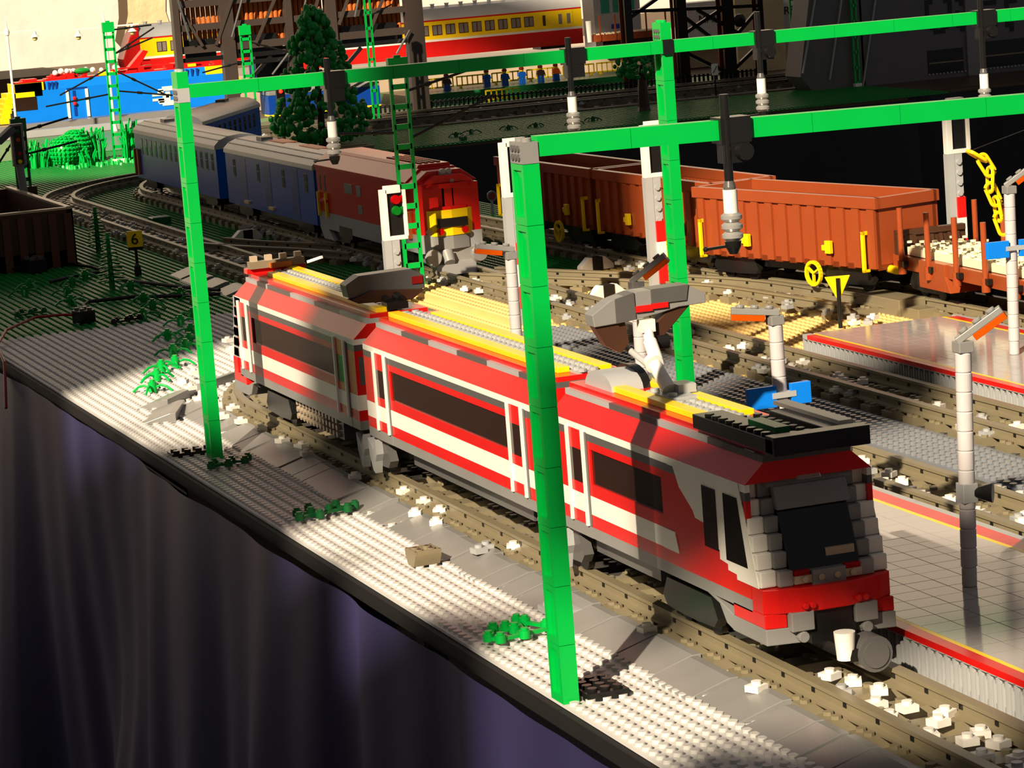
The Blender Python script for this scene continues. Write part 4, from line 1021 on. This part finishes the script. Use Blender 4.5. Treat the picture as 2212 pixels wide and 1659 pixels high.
leaves(-145.7, 17.6, .2, 'black', 'blackish sprig on the seam of the pale and green baseplates', [(1, -1.8), (0, -1.0), (.4, .2), (-.3, 1.0), (.2, 1.9)])
def pine(x, y, h, r, label):
    t = thing('pine_tree', label, 'tree', (x, y, .1), .4)
    MB().cyl((0, 0, 0), (0, 0, h), .42, .25, 10).build('trunk', 'leaf', t)
    b = MB(); n = int(h/.55)
    for i in range(n):
        z = 1.2+(h-1.4)*i/n; R = r*(1-.75*i/n)
        for k in range(6):
            a = k*PI/3+(.5 if i % 2 else 0); b.bar((0, 0, z), (R*math.cos(a), R*math.sin(a), z-.18), .34, .16)
    b.build('branch', 'leaf', t, False); return t
pine(-230.5, 32.8, 6.6, 1.7, 'slim green pine beside the dark brown crate')
pine(-182.3, 24.2, 7.4, 2.0, 'green pine beside the number sign')
t = thing('bush', 'dark green square bush between the tracks left of the second mast', 'bush', (-262, 49.5, .1))
MB().box(-1.6, 1.6, -1.5, 1.5, 0, 1.2).build('bush_body', 'dleaf', t, False, .15)
# connector blocks and cables
def block(x, y, label, s=1.0):
    t = thing('connector_block', label, 'connector', (x, y, .2), .25)
    b = MB().box(-1.2*s, 1.2*s, -1.0*s, 1.0*s, 0, 1.5*s); b.build('housing', 'black', t, False, .08)
    c = MB()
    for i in (-.7, .7):
        for j in (-.5, .5): c.cyl((i*s, j*s, 1.5*s), (i*s, j*s, 1.8*s), .3*s, None, 10)
    c.build('plug_stud', 'dgrey', t)
block(-150.3, 13.7, 'black connector block with a red wire on the seam of the green baseplate')
block(-211.5, 19.6, 'black connector block in front of the dark brown crate', 1.25)
tag(MB().tube([(-118, -2.2, -4), (-123, -1.0, .3), (-134, .2, .8), (-144, 3.2, 1.2), (-152, 8.2, 1.3), (-152, 11.5, 1.2), (-150.9, 13.0, 1.1)], .17, 8).build('wire', 'rwire'), 'red wire curving over the table edge to a black block', 'wire')
for pts, lab in (([(-195, 18.5, .5), (-197.5, 22.5, .6), (-201, 28.2, .5), (-203, 30, .5)], 'short black cable on the green baseplate left of the pine'),
                 ([(-150.5, 14.4, 1.5), (-164, 16.5, .6), (-168, 18, .5), (-166.6, 23.6, .6), (-163, 28.3, .5), (-160, 33, .5)], 'black cable running from the connector block past the flower stems'),
                 ([(-212, 20, 1.2), (-229, 22, .5), (-207, 26.9, .5), (-186, 27.2, .5), (-172, 31, .5), (-164, 34, .5)], 'flat black cable running below the pine towards the slope bricks'),
                 ([(-212, 19, 1.0), (-216, 16, .5), (-214, 14, .5)], 'short black cable at the block before the crate')):
    tag(MB().tube(pts, .24, 8).build('cable', 'cable'), lab, 'cable')
# dark crate at the left
t = thing('brick_crate', 'dark brown ribbed brick crate at the left edge', 'crate', (0, 0, 0))
b = MB(); X0, X1, Ya, Yb, H = -262., -214.8, -8., 26.4, 8.2
b.box(X1-1, X1, Ya, Yb, 0, H); b.box(X0, X0+1, Ya, Yb+4, 0, H); b.box(X0, X1, Yb-.8, Yb, 0, H); b.box(X0, X1, Ya, Ya+1, 0, H); b.box(X0, X1, Ya, Yb, 0, 2.5)
y = Ya
while y < Yb-1: b.box(X1, X1+.45, y, y+1.1, 0, H-.5, 1); y += 2.2
b.build('crate_body', ['dbrown', 'brownish'], t, False)
b = MB().box(X1-1.02, X1+.05, Ya, Yb, H, H+.3); b.box(X0, X1, Yb-.8, Yb, H, H+.3); b.build('crate_rim', 'beige', t, False)

t = thing('green_post', 'green cylindrical post with dark cap at the left frame edge', 'post', (-232, 15.8, 2.5))
MB().cyl((0, 0, 0), (0, 0, 10.6), .8, None, 16).build('post_body', 'dleaf', t); MB().cyl((0, 0, 10.6), (0, 0, 12.6), .95, .7, 14).cyl((0, 0, 12.6), (0, 0, 15), .7, None, 14).build('cap', 'dgrey', t)
t = thing('wall_fragment', 'pale wall with tan stripes behind the crate at the left edge', 'wall piece', (-300, 24, 0))
b = MB()
for i in range(8): b.box(0, 2, -16, 3.2, i*1.2, i*1.2+1.17, i % 2)
b.build('wall_body', ['plate', 'tan'], t, False); MB().box(0, 2, -16, 3.4, 9.6, 11.5).build('coping', 'dred', t, False)
# grass, hedges beyond
def grass(x, y, r, n, h, label, seed):
    q = random.Random(seed); b = MB()
    for i in range(n):
        a = q.uniform(0, 2*PI); d = r*q.random()**.6; px, py = x+d*math.cos(a)*.8, y+d*math.sin(a); hh = h*q.uniform(.5, 1.05); dx, dy = q.uniform(-1, 1), q.uniform(-1.1, 1.1)
        b.tube([(px, py, 0), (px+dx*.3, py+dy*.3, hh*.6), (px+dx, py+dy, hh)], .2, 5)
    o = b.build('grass_tuft', 'green'); tag(o, label, 'grass'); return o
grass(-410, 70.5, 2.8, 60, 6.8, 'tall bright green grass tuft left of the sunlit ladder mast', 1)
grass(-404, 77.5, 2.2, 50, 8.2, 'tall bright green grass tuft right of the sunlit ladder mast', 2)
grass(-408, 58.5, 4.0, 70, 5.5, 'green grass tuft behind the four light signal', 3)
grass(-398, 66.6, 1.6, 26, 3.6, 'short green grass tuft in front of the round bushes', 4)
def ball_bush(x, y, r, label):
    t = thing('round_bush', label, 'bush', (x, y, 0)); b = MB().ball((0, 0, r*1.05), r*.92, 16, 10, 0)
    for j in range(1, 11):
        th = PI*j/11.5; n = max(1, int(2*PI*math.sin(th)*r/.85))
        for i in range(n):
            p = 2*PI*i/n; d = Vector((math.sin(th)*math.cos(p), math.sin(th)*math.sin(p), math.cos(th))); c = Vector((0, 0, r*1.05))+d*r*.9; b.cyl(c, c+d*.42, .31, None, 7)
    b.build('bush_body', 'green', t); return t
ball_bush(-402, 63.2, 3.1, 'round studded green bush nearer the crate'); ball_bush(-409, 66.8, 3.4, 'round studded green bush next to the tall grass')
b = MB(); q = random.Random(9)
for i in range(70): x, y = q.uniform(-402, -392), q.uniform(62, 80); b.cyl((x, y, 0), (x, y, q.uniform(.5, 1.1)), .5, .35, 7)
o = tag(b.build('low_plants', 'green'), 'low round green plants at the foot of the tall grass', 'plants', None, 'stuff')

# ---------------------------------------------------------------- large trees
def tree(label, x, y, prof, n, rb, seed, key, trunk=None, sx=.8):
    q = random.Random(seed); t = thing('tree', label, 'tree', (x, y, 0)); b = MB()
    zs = [p[0] for p in prof]; top = zs[-1]
    for i in range(n):
        z = zs[0]+(top-zs[0])*q.random()**1.15
        for (a, ra), (c, rc) in zip(prof, prof[1:]):
            if a <= z <= c: R = ra+(rc-ra)*(z-a)/(c-a); break
        an = q.uniform(0, 2*PI); d = R*(.35+.65*q.random()**.5); s = rb*q.uniform(.6, 1.15)
        b.ball((d*math.cos(an)*sx, d*math.sin(an), z), s, 7, 5, 0, 1, 1, q.uniform(.8, 1.5))
    b.build('foliage', key, t); m = MB()
    m.lathe((0, 0, 0), trunk or [(1.2, 0), (.8, prof[0][0]), (.4, top*.8)], 10); m.build('trunk', 'dbrown', t); return t
tree('tall dark green tree between the trestle and the blue coaches', -385, 112.5, [(1.5, 6.5), (5, 11), (9, 9.5), (12, 6.5), (15, 7.8), (19, 6.2), (23, 4), (28.2, 1.4)], 620, .75, 3, 'leaf')
tree('small dark green tree with brown trunk on the edge of the rear table', -392, 185.8, [(7.2, 2.5), (8.5, 6), (10.5, 6.2), (12.2, 4.5), (14.0, 1.5)], 190, .55, 5, 'leaf', [(1.5, 0), (1.25, 1.0), (1.1, 4.5), (.8, 8), (.4, 10)])
for i, y in enumerate((137.5, 142, 150.5, 156, 163, 169)):
    o = flower_stem(-377+rng.uniform(-3, 3), y, i, 'dleaf', 'shaded green flower stem along the edge of the rear table', 4, .9); o['group'] = 'flower stems of the rear table'
leaves(-366, 136, 1.2, 'dleaf', 'long dark sprig on the edge of the rear table', [(0, -3), (.5, -2), (-.4, -1), (.4, 0), (-.3, 1), (.4, 2), (0, 3.2)])
# ---------------------------------------------------------------- the rear table and the far landscape
slab_ = lambda name, x0, x1, y0, y1, z0, z1, k, label, cat: tag(MB().box(x0, x1, y0, y1, z0, z1).build(name, k, None, False), label, cat)
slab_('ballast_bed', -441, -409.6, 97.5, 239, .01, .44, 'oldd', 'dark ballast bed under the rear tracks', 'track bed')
slab_('green_plate', -488, -441.2, 97.5, 240, .01, .3, 'gplate', 'green ground behind the picket fence', 'baseplate')
slab_('green_plate', -498, -432.2, 20, 97, .01, .3, 'gplate', 'green ground behind the tall grass', 'baseplate')
E2 = slab_('embankment', -640, -522, 132, 300, 0, 5.2, 'beige', 'beige raised embankment under the yellow and red coaches', 'embankment')
slab_('grey_plinth', -529.4, -524, 55, 140, 0, 2.0, 'mgrey', 'grey low plinth running along the front of the blue locomotive', 'plinth')
slab_('brown_ground', -408, -370, 241.5, 420, -.2, .0, 'dbrown', 'dark brown strip of ground in front of the charcoal building', 'ground strip')
# picket fence
t = thing('picket_fence', 'long black picket fence along the rear tracks', 'fence', (-447, 132, .1))
b = MB(); y = 0
while y < 105: b.box(-.2, .2, y, y+.45, 0, 3.1); y += 1.1
b.box(-.15, .15, 0, 105, .5, .8); b.box(-.15, .15, 0, 105, 2.5, 2.8); b.build('fence_panel', 'black', t, False)
# yellow barriers
def barrier(x, y, z, rz, label, L=8.):
    t = thing('yellow_barrier', label, 'fence', (x, y, z), rz, 'yellow barriers around the workers'); b = MB()
    b.box(-.15, .15, 0, L, 2.6, 2.95); b.box(-.15, .15, 0, L, .5, .85)
    k = 0
    while k < L+.01: b.box(-.15, .15, k-.14, k+.14, .5, 2.9); k += L/6
    b.box(-.6, .6, .6, 1.1, 0, .5); b.box(-.6, .6, L-1.1, L-.6, 0, .5); b.build('barrier_frame', 'yellow', t, False, .04); return t
for (x, y, lab) in [(-462, 174.8, 'sunlit yellow barrier just behind the black fence'), (-486, 203.4, 'yellow barrier below the end of the yellow and red coach'), (-486, 212.2, 'yellow barrier partly behind the small tree'), (-486, 167, 'shaded yellow barrier behind the leftmost worker'), (-486, 176, 'shaded yellow barrier behind the middle workers'), (-486, 185, 'shaded yellow barrier behind the right workers'), (-486, 194, 'shaded yellow barrier behind the worker in orange')]:
    barrier(x, y, 2.9 if x < -470 else .4, 0, lab)
slab_('worker_ground', -500, -474, 160, 226, .3, 2.9, 'dleaf', 'dark green raised ground under the workers', 'ground')
def worker(x, y, z, key, label, vest='blue'):
    t = thing('person', label, 'person', (x, y, z), rng.uniform(-.4, .4))
    b = MB().prism([(-.78, 1.6), (.78, 1.6), (.55, 2.9), (-.55, 2.9)], 'x', -.4, .4, 0)
    for s in (-1, 1):
        b.box(-.35, .35, s*.42-.36, s*.42+.36, .1, 1.6, 1); b.box(-.4, .5, s*.42-.36, s*.42+.36, 0, .25, 1)
        b.cyl((0, s*.7, 2.75), (.35, s*.98, 1.75), .26, .22, 8, 0); b.ball((.4, s*1.0, 1.62), .25, 8, 6, 2)
    b.lathe((0, 0, 2.9), [(.3, 0), (.5, .1), (.52, .75), (.35, .95)], 12, 2)
    for s in (-.18, .18): b.ball((.5, s, 3.45), .07, 6, 4, 3)
    b.build('figure', [vest, 'blue', 'skin', 'black'], t)
    MB().lathe((0, 0, 3.45), [(.7, 0), (.62, .1), (.58, .5), (.3, .72)], 14).build('helmet', 'dred', t)
for (y, v, lab) in [(165.8, 'dred', 'worker figure with red helmet at the left end of the fenced area'), (171.6, 'dbrown', 'worker figure with red helmet behind the sunlit barrier'), (182.0, 'blue', 'worker figure in blue standing with red helmet, second from the left of the middle group'), (185.6, 'blue', 'worker figure in blue with red helmet beside the middle of the fence'), (190.2, 'blue', 'worker figure in blue with red helmet left of the orange vest'), (195.0, 'dbrown', 'worker figure in brown with red helmet next to the orange vest')]:
    worker(-480+rng.uniform(-1.5, 1.5), y, 2.92, 'blue', lab, v)
worker(-480, 199.2, 2.92, 'hi', 'worker figure in bright orange vest and blue trousers', 'hi')
# white plates with a black slash
for (x, y, h, lab) in [(-452, 233.5, 5.6, 'white slash sign under the crane legs'), (-412, 211.2, 4.9, 'white slash sign beside the hanging insulator')]:
    t = thing('slash_sign', lab, 'sign', (x, y, .2)); MB().cyl((0, 0, 0), (0, 0, h+.3), .2, None, 8).build('post', 'black', t)
    bd = MB().box(.2, .35, -.75, .75, h-.2, h+2.3).build('board', 'white', t, False); MB().bar((.4, -.5, h+.3), (.4, .5, h+1.8), .22, .1).build('slash', 'black', bd, False)

# ---------------------------------------------------------------- yellow and red coaches
def ycoach(label, x, y0, y1, z, nose=False, sash=True):
    t = thing('coach', label, 'train', (x, y0, z), PI/2, 'yellow and red coaches'); L = y1-y0     # local x runs along the row, +y is away, face at y=-4
    b = MB(); e = 4.2 if nose else 0
    b.box(e, L, -4, 4, .6, 4.6, 0); b.box(e, L, -4.02, 4.02, 4.6, 5.2, 1); b.box(e, L, -4, 4, 5.2, 9.9, 2); b.box(e, L, -4.03, 4.03, 9.9, 10.3, 0)
    b.build('body', ['red', 'white', 'yellow'], t, False)
    rf = MB().prism([(-4.1, 10.3), (-3.7, 11.9), (-2.6, 13.2), (0, 13.8), (2.6, 13.2), (3.7, 11.9), (4.1, 10.3)], 'x', e, L).build('roof', 'lgrey' if nose else 'plate', t)
    k = 3
    b = MB()
    while k < L: b.cyl((k, 0, 13.7), (k, 0, 14.4), .45, .7, 10); k += 4
    b.build('roof_vent', 'white', rf)
    x_ = e+4.5
    while x_ < L-16:
        g = MB().box(x_, x_+2.7, -4.08, -3.9, 6.2, 8.9).build('window_frame', 'dbrown', t, False)
        MB().box(x_+.18, x_+1.25, -4.12, -4.05, 6.4, 8.7).box(x_+1.55, x_+2.5, -4.12, -4.05, 6.4, 8.7).build('pane', 'win', g, False); x_ += 3.7
    g = MB().box(L-11.2, L-10.4, -4.08, -3.9, 6.1, 8.9).build('window_frame', 'dbrown', t, False)
    d = MB().box(L-7.2, L-2.6, -4.1, -3.9, 5.3, 9.7).build('door', 'yellow', t, False, .03)
    MB().box(L-6.7, L-5.7, -4.16, -4.08, 6.2, 8.9).box(L-4.3, L-3.3, -4.16, -4.08, 6.2, 8.9).build('pane', 'win', d, False)
    if nose:
        MB().prism([(0, .6), (-.6, 5), (1.6, 10.6), (3.4, 13.6), (4.2, 13.8), (4.2, .6)], 'y', -4, 4).build('red_nose', 'red', t, False, .3)
    for xx in (8, L-8): MB().box(xx-4, xx+4, -3.2, 3.2, -.2, .9).build('bogie', 'black', t, False)
K['win'] = mat('pale_window_plastic', (120, 112, 104), .15)
ycoach('yellow and red coach with a row of windows and a door on the embankment', -564, 150, 237.6, 6.6)
ycoach('yellow coach with red nose and grey roof behind the trestle', -596, 119.5, 176, 7.6, True)
# ---------------------------------------------------------------- blue and yellow locomotive
t = thing('locomotive', 'large blue locomotive with yellow ends and a white emblem', 'locomotive', (-534, 74.5, 2.0), PI/2)
b = MB(); L = 59.
b.box(8, 52, -4, 4, 0, 7.6, 0); b.prism([(-4, 7.6), (-3.4, 9.6), (3.4, 9.6), (4, 7.6)], 'x', 11, 51, 1)
b.prism([(4, 0), (8, 0), (8, 4.2), (6.5, 3.2), (3.0, 3.0)], 'y', -4, 4, 0)
b.prism([(52, 0), (60, 3.4), (60.4, 4.2), (58, 7.6), (52, 7.6)], 'y', -4, 4, 0)
for i in range(3): b.box(11.4+i*.9, 11.9+i*.9, -4.1, -3.6, 7.6, 9.4, 2); b.box(46+i*1.3, 46.5+i*1.3, -4.1, -3.6, 7.6, 9.4, 2)
b.build('body', ['sky', 'sky', 'dblue'], t, False)
b = MB()
for k, (xa, za, zb) in enumerate(((3.2, 7.4, 9.6), (1.2, 6.2, 7.4), (.6, 5.0, 6.2), (.2, 3.8, 5.0), (-.2, 2.6, 3.8), (-.6, 1.4, 2.6), (-1, .2, 1.4))):
    b.box(xa, xa+(7.2 if k == 0 else 2.2), -4, 4, za, zb)
b.box(3, 10, -4, 4, 6.2, 9.6); b.prism([(51, 7.6), (57.5, 7.6), (56.5, 9.6), (51, 9.6)], 'y', -4, 4); b.prism([(57, 5), (60.8, 4.2), (59.5, 6.4), (57.5, 7.4)], 'y', -3.6, 3.6); b.build('yellow_end', 'yellow', t, False, .05)
MB().box(2.6, 8.4, -4.05, -3.8, 3.0, 6.2).build('cab_window', 'glass', t, False)
b = MB()                                                    # emblem drawn with blocks
for (x0, x1, z0, z1) in [(0, 3.4, 2.9, 3.5), (0, 3.4, 1.7, 2.3), (6.8, 9.4, 2.9, 3.5), (6.8, 9.4, 1.9, 2.5), (1.6, 7.6, .9, 1.6), (2.4, 7.0, .4, .9), (1.6, 7.6, 4.0, 4.6), (2.6, 6.6, 4.6, 5.1), (1.4, 2.9, 1.2, 2.2), (1.4, 2.9, 3.2, 4.3), (2.6, 4.2, 2.3, 3.2), (6.3, 7.8, 1.2, 4.3), (3.4, 4.5, 1.6, 3.8)]: b.box(37.0+x0, 37.0+x1, -4.14, -3.95, z0+.6, z1+.6)
b.build('emblem', 'white', t, False)
for x in (15.6, 20.4): MB().box(x, x+.7, -4.3, -4.0, .2, 7.0).build('handrail', 'white', t, False)
MB().box(15.9, 21, -4.05, -3.95, 7.0, 7.5).build('door_top', 'dblue', t, False)
for z in (3.6, 4.9): MB().ball((17.6, -4.3, z), .5, 10, 6).build('red_bird_ornament', 'red', t)
MB().box(17.3, 18.0, -4.12, -4.0, .6, 6.8).build('door_slot', 'dblue', t, False)
b = MB(); q = random.Random(2)
for i in range(34):
    x = q.uniform(4, 56); w = q.uniform(.8, 3); b.box(x, x+w, q.uniform(-3, 1), q.uniform(1.2, 3), 9.6, 9.6+q.uniform(.5, 1.5))
b.box(4, 57, -2.8, 2.8, 9.5, 9.9); b.prism([(31, 9.6), (34, 9.6), (37.6, 14.6), (36.4, 15.0)], 'y', -1.6, 1.6); b.bar((29, -2, 11), (50, -2, 10.8), .35, .35); b.bar((36, 0, 12.4), (48, 0, 12), .35, .35)
rs = b.build('roof_gear', 'red', t, False, .05)
b = MB()
for i in range(12): b.ball((q.uniform(14, 30), q.uniform(-2, 2), 11.0+q.uniform(0, .7)), q.uniform(.5, .9), 8, 6)
b.build('white_insulators', 'white', rs); MB().ball((21, 0, 11.2), 1.6, 10, 6, 0, 1.4, 1, .5).build('green_part', 'leaf', rs); MB().box(24.5, 28, -3.2, -1.8, 9.7, 10.6).box(47, 49, -2.9, -1.6, 9.9, 10.6).build('yellow_part', 'yellow', rs, False)
for x in (12, 46): MB().box(x-5, x+5, -3.3, 3.3, -1.8, .1).build('bogie', 'dgrey', t, False)
tag(MB().box(-502, -500, 55, 128, .3, 1.9).build('grey_kerb', 'lgrey', None, False), 'pale grey kerb in front of the blue locomotive', 'kerb')
# ---------------------------------------------------------------- street lamps
def street_lamp(x, y, z, h, label):
    t = thing('street_lamp', label, 'lamp', (x, y, z), 0, 'white double arm street lamps')
    MB().lathe((0, 0, 0), [(.8, 0), (.5, 1.5), (.3, 2), (.3, h-5), (.5, h-4.8), (.55, h-3.8), (.2, h-3), (.02, h)], 10).build('post', 'white', t)
    a = MB().bar((0, -8, h-4.2), (0, 8, h-4.2), .35, .35).build('cross_arm', 'white', t, False)
    for s in (-1, 1):
        MB().lathe((0, s*6.4, h-5.8), [(1.1, 0), (.5, .6), (.3, 1.4)], 12).build('lamp_shade', 'white', a); MB().ball((0, s*6.4, h-6.1), .6, 10, 6).build('bulb', 'tan', a)
street_lamp(-500, 71.8, .3, 29, 'white double arm street lamp at the upper left corner'); street_lamp(-494, 93.6, .3, 28.5, 'white double arm street lamp behind the sunlit ladder mast')
slab_('pale_beam', -640, -638, 40, 84, 9.6, 10.8, 'lgrey', 'pale grey edge behind the white street lamp', 'edge')
slab_('wooden_shelf', -700, -645, 22, 118, -.2, 8.0, 'wood', 'brown wooden bench behind the blue locomotive', 'bench')

# ---------------------------------------------------------------- dark trestle with orange pipes
t = thing('trestle_bridge', 'large dark lattice trestle with orange pipes behind the tall tree', 'bridge', (-447, 0, 0))
for (y, w) in ((99.2, .7), (110.5, 1.5), (124.6, .8), (134.4, 1.2), (153.8, 2.0)): MB().box(-1.2, 1.2, y-w, y+w, 0, 40).build('column', 'bridge', t, False, .05)
for (z, w) in ((19.4, .8), (24.2, .7), (29.4, .8)):
    for (ya, yb) in ((99.9, 109), (112, 123.8), (125.4, 133.2), (135.6, 151.8)): MB().box(-.9, .7, ya, yb, z-w, z+w).build('cross_beam', 'bridge', t, False)
for (y0, z0, y1, z1) in ((99.5, 30, 104.5, 20), (107.6, 20, 112.6, 31), (116.5, 19.5, 124, 33), (128.5, 20, 133.5, 33), (136, 22, 141, 33), (143, 20, 150, 33)): MB().bar((1.0, y0, z0), (1.2, y1, z1), .7, .6).build('brace', 'bridge', t, False)
b = MB()
for (ya, yb) in ((100, 109), (112, 123.6), (125.6, 133), (136, 151.5)):
    y = ya
    while y < yb: b.cyl((-2.4, y+.5, 20), (-2.4, y+.5, 40), .52, None, 9); y += 1.12
b.build('orange_pipes', 'orange', t)
b = MB()
for (ya, yb) in ((112, 124), (126, 133), (136, 152)): b.box(-4.6, -3.9, ya, yb, 17.5, 40)
b.build('back_wall', 'bridge', t, False)
b = MB()
for (ya, yb) in ((101, 108), (113, 122), (127, 132), (137, 150)): b.box(-1.5, -1.0, ya, yb, 17.2, 21.5)
b.build('dark_panel', 'black', t, False)
for (y0, z0, y1, z1) in ((99, 34, 101.6, 21.4), (111, 21.5, 115.0, 32), (126.6, 21.8, 130, 33), (139.5, 23.5, 142, 32), (119.4, 12.5, 124.6, 18), (148.5, 14.5, 152, 19.5)): MB().cyl((2.2, y0, z0), (2.2, y1, z1), .25, None, 8).build('silver_rod', 'chrome', t)
b = MB()
for (y0, y1, z) in ((100, 152, 17.2), (112, 134, 15.6)): b.box(-.6, .6, y0, y1, z-.5, z+.5)
b.bar((0, 112, 9), (0, 120, 16.5), .8, .8); b.bar((0, 134, 10), (0, 141, 16.5), .8, .8); b.bar((0, 136, 7), (0, 150, 13), .6, .6); b.build('lower_truss', 'black', t, False)
t = thing('blue_wagon', 'dark blue wagon with yellow sill in the shade behind the tall tree', 'wagon', (-452, 119, .4), PI/2)
MB().box(0, 26, -3.5, 3.5, 3.0, 7.2).build('wagon_body', 'dblue', t, False); MB().box(0, 26, -3.55, 3.55, 7.2, 8.2).build('grey_roof', 'mgrey', t, False, .2); MB().box(0, 26, -3.6, 3.6, 2.6, 3.0).build('sill', 'yellow', t, False); MB().box(2, 24, -3, 3, 0, 2.6).build('underframe', 'black', t, False)
t = thing('dark_cabin', 'black cabin with red lamps beside the blue wagon', 'cabin', (-456, 121, 9.0), PI/2)
MB().box(-3, 8, -3, 3, -.6, 9.2).build('cabin_body', 'black', t, False)
for x, z in ((3.2, 3.0), (4.2, 1.9), (2.9, 1.7), (5.8, 3.2), (6.2, 1.6)): MB().ball((x, -3.1, z), .6, 8, 6, 0, 1.4, .6, .7).build('red_lamp', 'red', t)
# ---------------------------------------------------------------- containers and crane
def container(label, x, y0, y1, z0, z1, txt, key='lgrey'):
    t = thing('container', label, 'container', (x, y0, z0), PI/2, 'grey containers'); L = y1-y0; H = z1-z0
    b = MB().box(0, L, -4, 4, 0, H)
    k = .8
    while k < L: b.box(k, k+.25, -4.12, -4, .5, 2.0); b.box(k, k+.25, -4.12, -4, H-2.2, H-.6); k += 2.6
    b.build('container_body', key, t, False); MB().box(0, L, -4.05, -3.9, 0, .35).build('teal_sill', 'teal', t, False)
    if txt: text_part(txt, 2.9, 'black', t, (L/2, -4.08, H/2+.2), (PI/2, 0, 0), 'lettering', .04)
container('grey container with black lettering between the crane legs', -520, 249.8, 266.2, 7.6, 17, 'MAERSK', 'plate')
container('darker grey container with black lettering beside the crane', -516, 268.6, 280.6, 8.0, 17.5, 'MAERSK', 'lgrey')
t = thing('signal_cabin', 'grey building with teal windows behind the flat wagon', 'building', (-540, 231.5, 5.2), PI/2)
MB().box(0, 13, -5, 3, 0, 18).build('cabin_wall', 'lgrey', t, False)
for x in (1.2, 4.6, 8.2): MB().box(x+.8, x+3.2, -5.1, -4.9, 10.4, 14).build('teal_window', 'teal', t, False)
MB().box(4.6, 9.2, -5.08, -4.9, 6.2, 7.4).build('blue_name_board', 'dblue', t, False)
t = thing('flat_wagon', 'brown flat wagon with thin stakes in front of the grey building', 'wagon', (-522, 225.4, 6.0), PI/2)
MB().box(0, 20, -3.5, 3.5, 3.2, 4.9).build('deck', 'brown', t, False)
for x in (.8, 5, 9.4, 13.6, 19): MB().box(x, x+.35, -3.8, -3.45, 3.4, 9.8).build('stake', 'brown', t, False)
b = MB(); [b.stud(1+i, -3+j*1.5, 4.9, 7) for i in range(19) for j in range(5)]; b.build('cream_studs', 'cream', t); MB().box(2, 18, -2.5, 2.5, 0, 3.2).build('underframe', 'black', t, False)
MB().cyl((-1.2, -1.5, 3.2), (-1.2, -1.5, 8.6), .6, .8, 10).build('white_figurehead', 'white', t)
t = thing('gantry_crane', 'black lattice crane standing over the grey containers', 'crane', (-450, 0, 0))
for (y, w) in ((206.6, .9), (220.0, 1.2), (231.6, 1.5), (240, .7)): MB().box(-1, 1, y-w, y+w, 0, 34).build('leg', 'black', t, False)
for (y0, z0, y1, z1) in ((206, 19, 240, 17.6), (206, 22.5, 240, 21), (219, 12, 232, 18.5), (219, 18, 231, 8), (224, 18, 236, 10.5), (231, 9, 240, 17), (207, 17.5, 219, 24), (221, 8, 230, 3), (232, 3, 240, 9)): MB().bar((.4, y0, z0), (.4, y1, z1), .9, .8).build('brace', 'black', t, False)
MB().ball((.8, 234.5, 14.6), 1.6, 10, 6, 0, .6, 1, 1).build('pulley', 'black', t)
for (y, k) in ((205.6, 'brown'), (218.4, 'brown'), (230, 'dred'), (239.2, 'dred')): MB().box(-1.1, -.9, y-.5, y+.3, 0, 34).build('brown_edge', k, t, False)
# ---------------------------------------------------------------- charcoal building
t = thing('charcoal_building', 'charcoal grey brick building with block lettering and pale slanted lines', 'building', (-400, 226, 0))
b = MB(); b.prism([(16, 0), (16, 40), (7.2, 40), (.4, 3.4), (3.2, 0)], 'x', -8, 0)
b.prism([(15.5, 0), (15.5, 40), (190, 40), (190, 0)], 'x', -8, 0); b.build('wall', 'bldg', t, False)
for (y0, z0, y1, z1) in ((.8, 4.2, 7.4, 30), (7.2, 2.2, 14.6, 34), (15.2, .2, 23.4, 36)): MB().bar((.15, y0, z0), (.15, y1, z1), .85, .3).build('pale_line', 'lgrey', t, False)
b = MB(); S_ = 1.05
def cells(rows, y0, z0, s=1.25):
    for r, row in enumerate(rows):
        for c_, ch in enumerate(row):
            if ch == '#': b.box(0, .12, y0+c_*s, y0+(c_+1)*s, z0-r*s, z0-(r-1)*s)
cells(['##...##.##', '#.....#..#', '#.....#...', '#.....#.#.', '#.....#.#.', '##...##.#.', '.##.##..##', '..###....#'], 31.6, 16.6, .95)
cells(['####..###.', '#.....#...', '......#...', '####..####', '...#..#...', '...#..##..', '####...#..'], 45.2, 15.2, 1.05)
b.box(0, .12, 31.6, 40.5, 1.2, 6.4); b.box(0, .12, 45, 62, 1.4, 7.2); b.build('block_lettering', 'black', t, False)
b = MB()
for z in (3.4,): b.box(.1, .3, 31.8, 40.4, z, z+.3); b.box(.1, .3, 45.2, 62, z+.4, z+.7)
b.build('yellow_pipe', 'old', t, False)
MB().box(0, .5, 41.4, 44.4, 0, 40).build('pilaster', 'mgrey', t, False)
b = MB(); [b.cyl((.0, 31.8+i*.9, 1.1), (.3, 31.8+i*.9, 1.1), .2, None, 7) for i in range(34)]; b.build('rivet_row', 'lgrey', t)
slab_('backdrop_panel', -486, -484, 249, 262, 0, 30, 'ochre', 'tan and pink painted panel beside the charcoal building', 'panel')
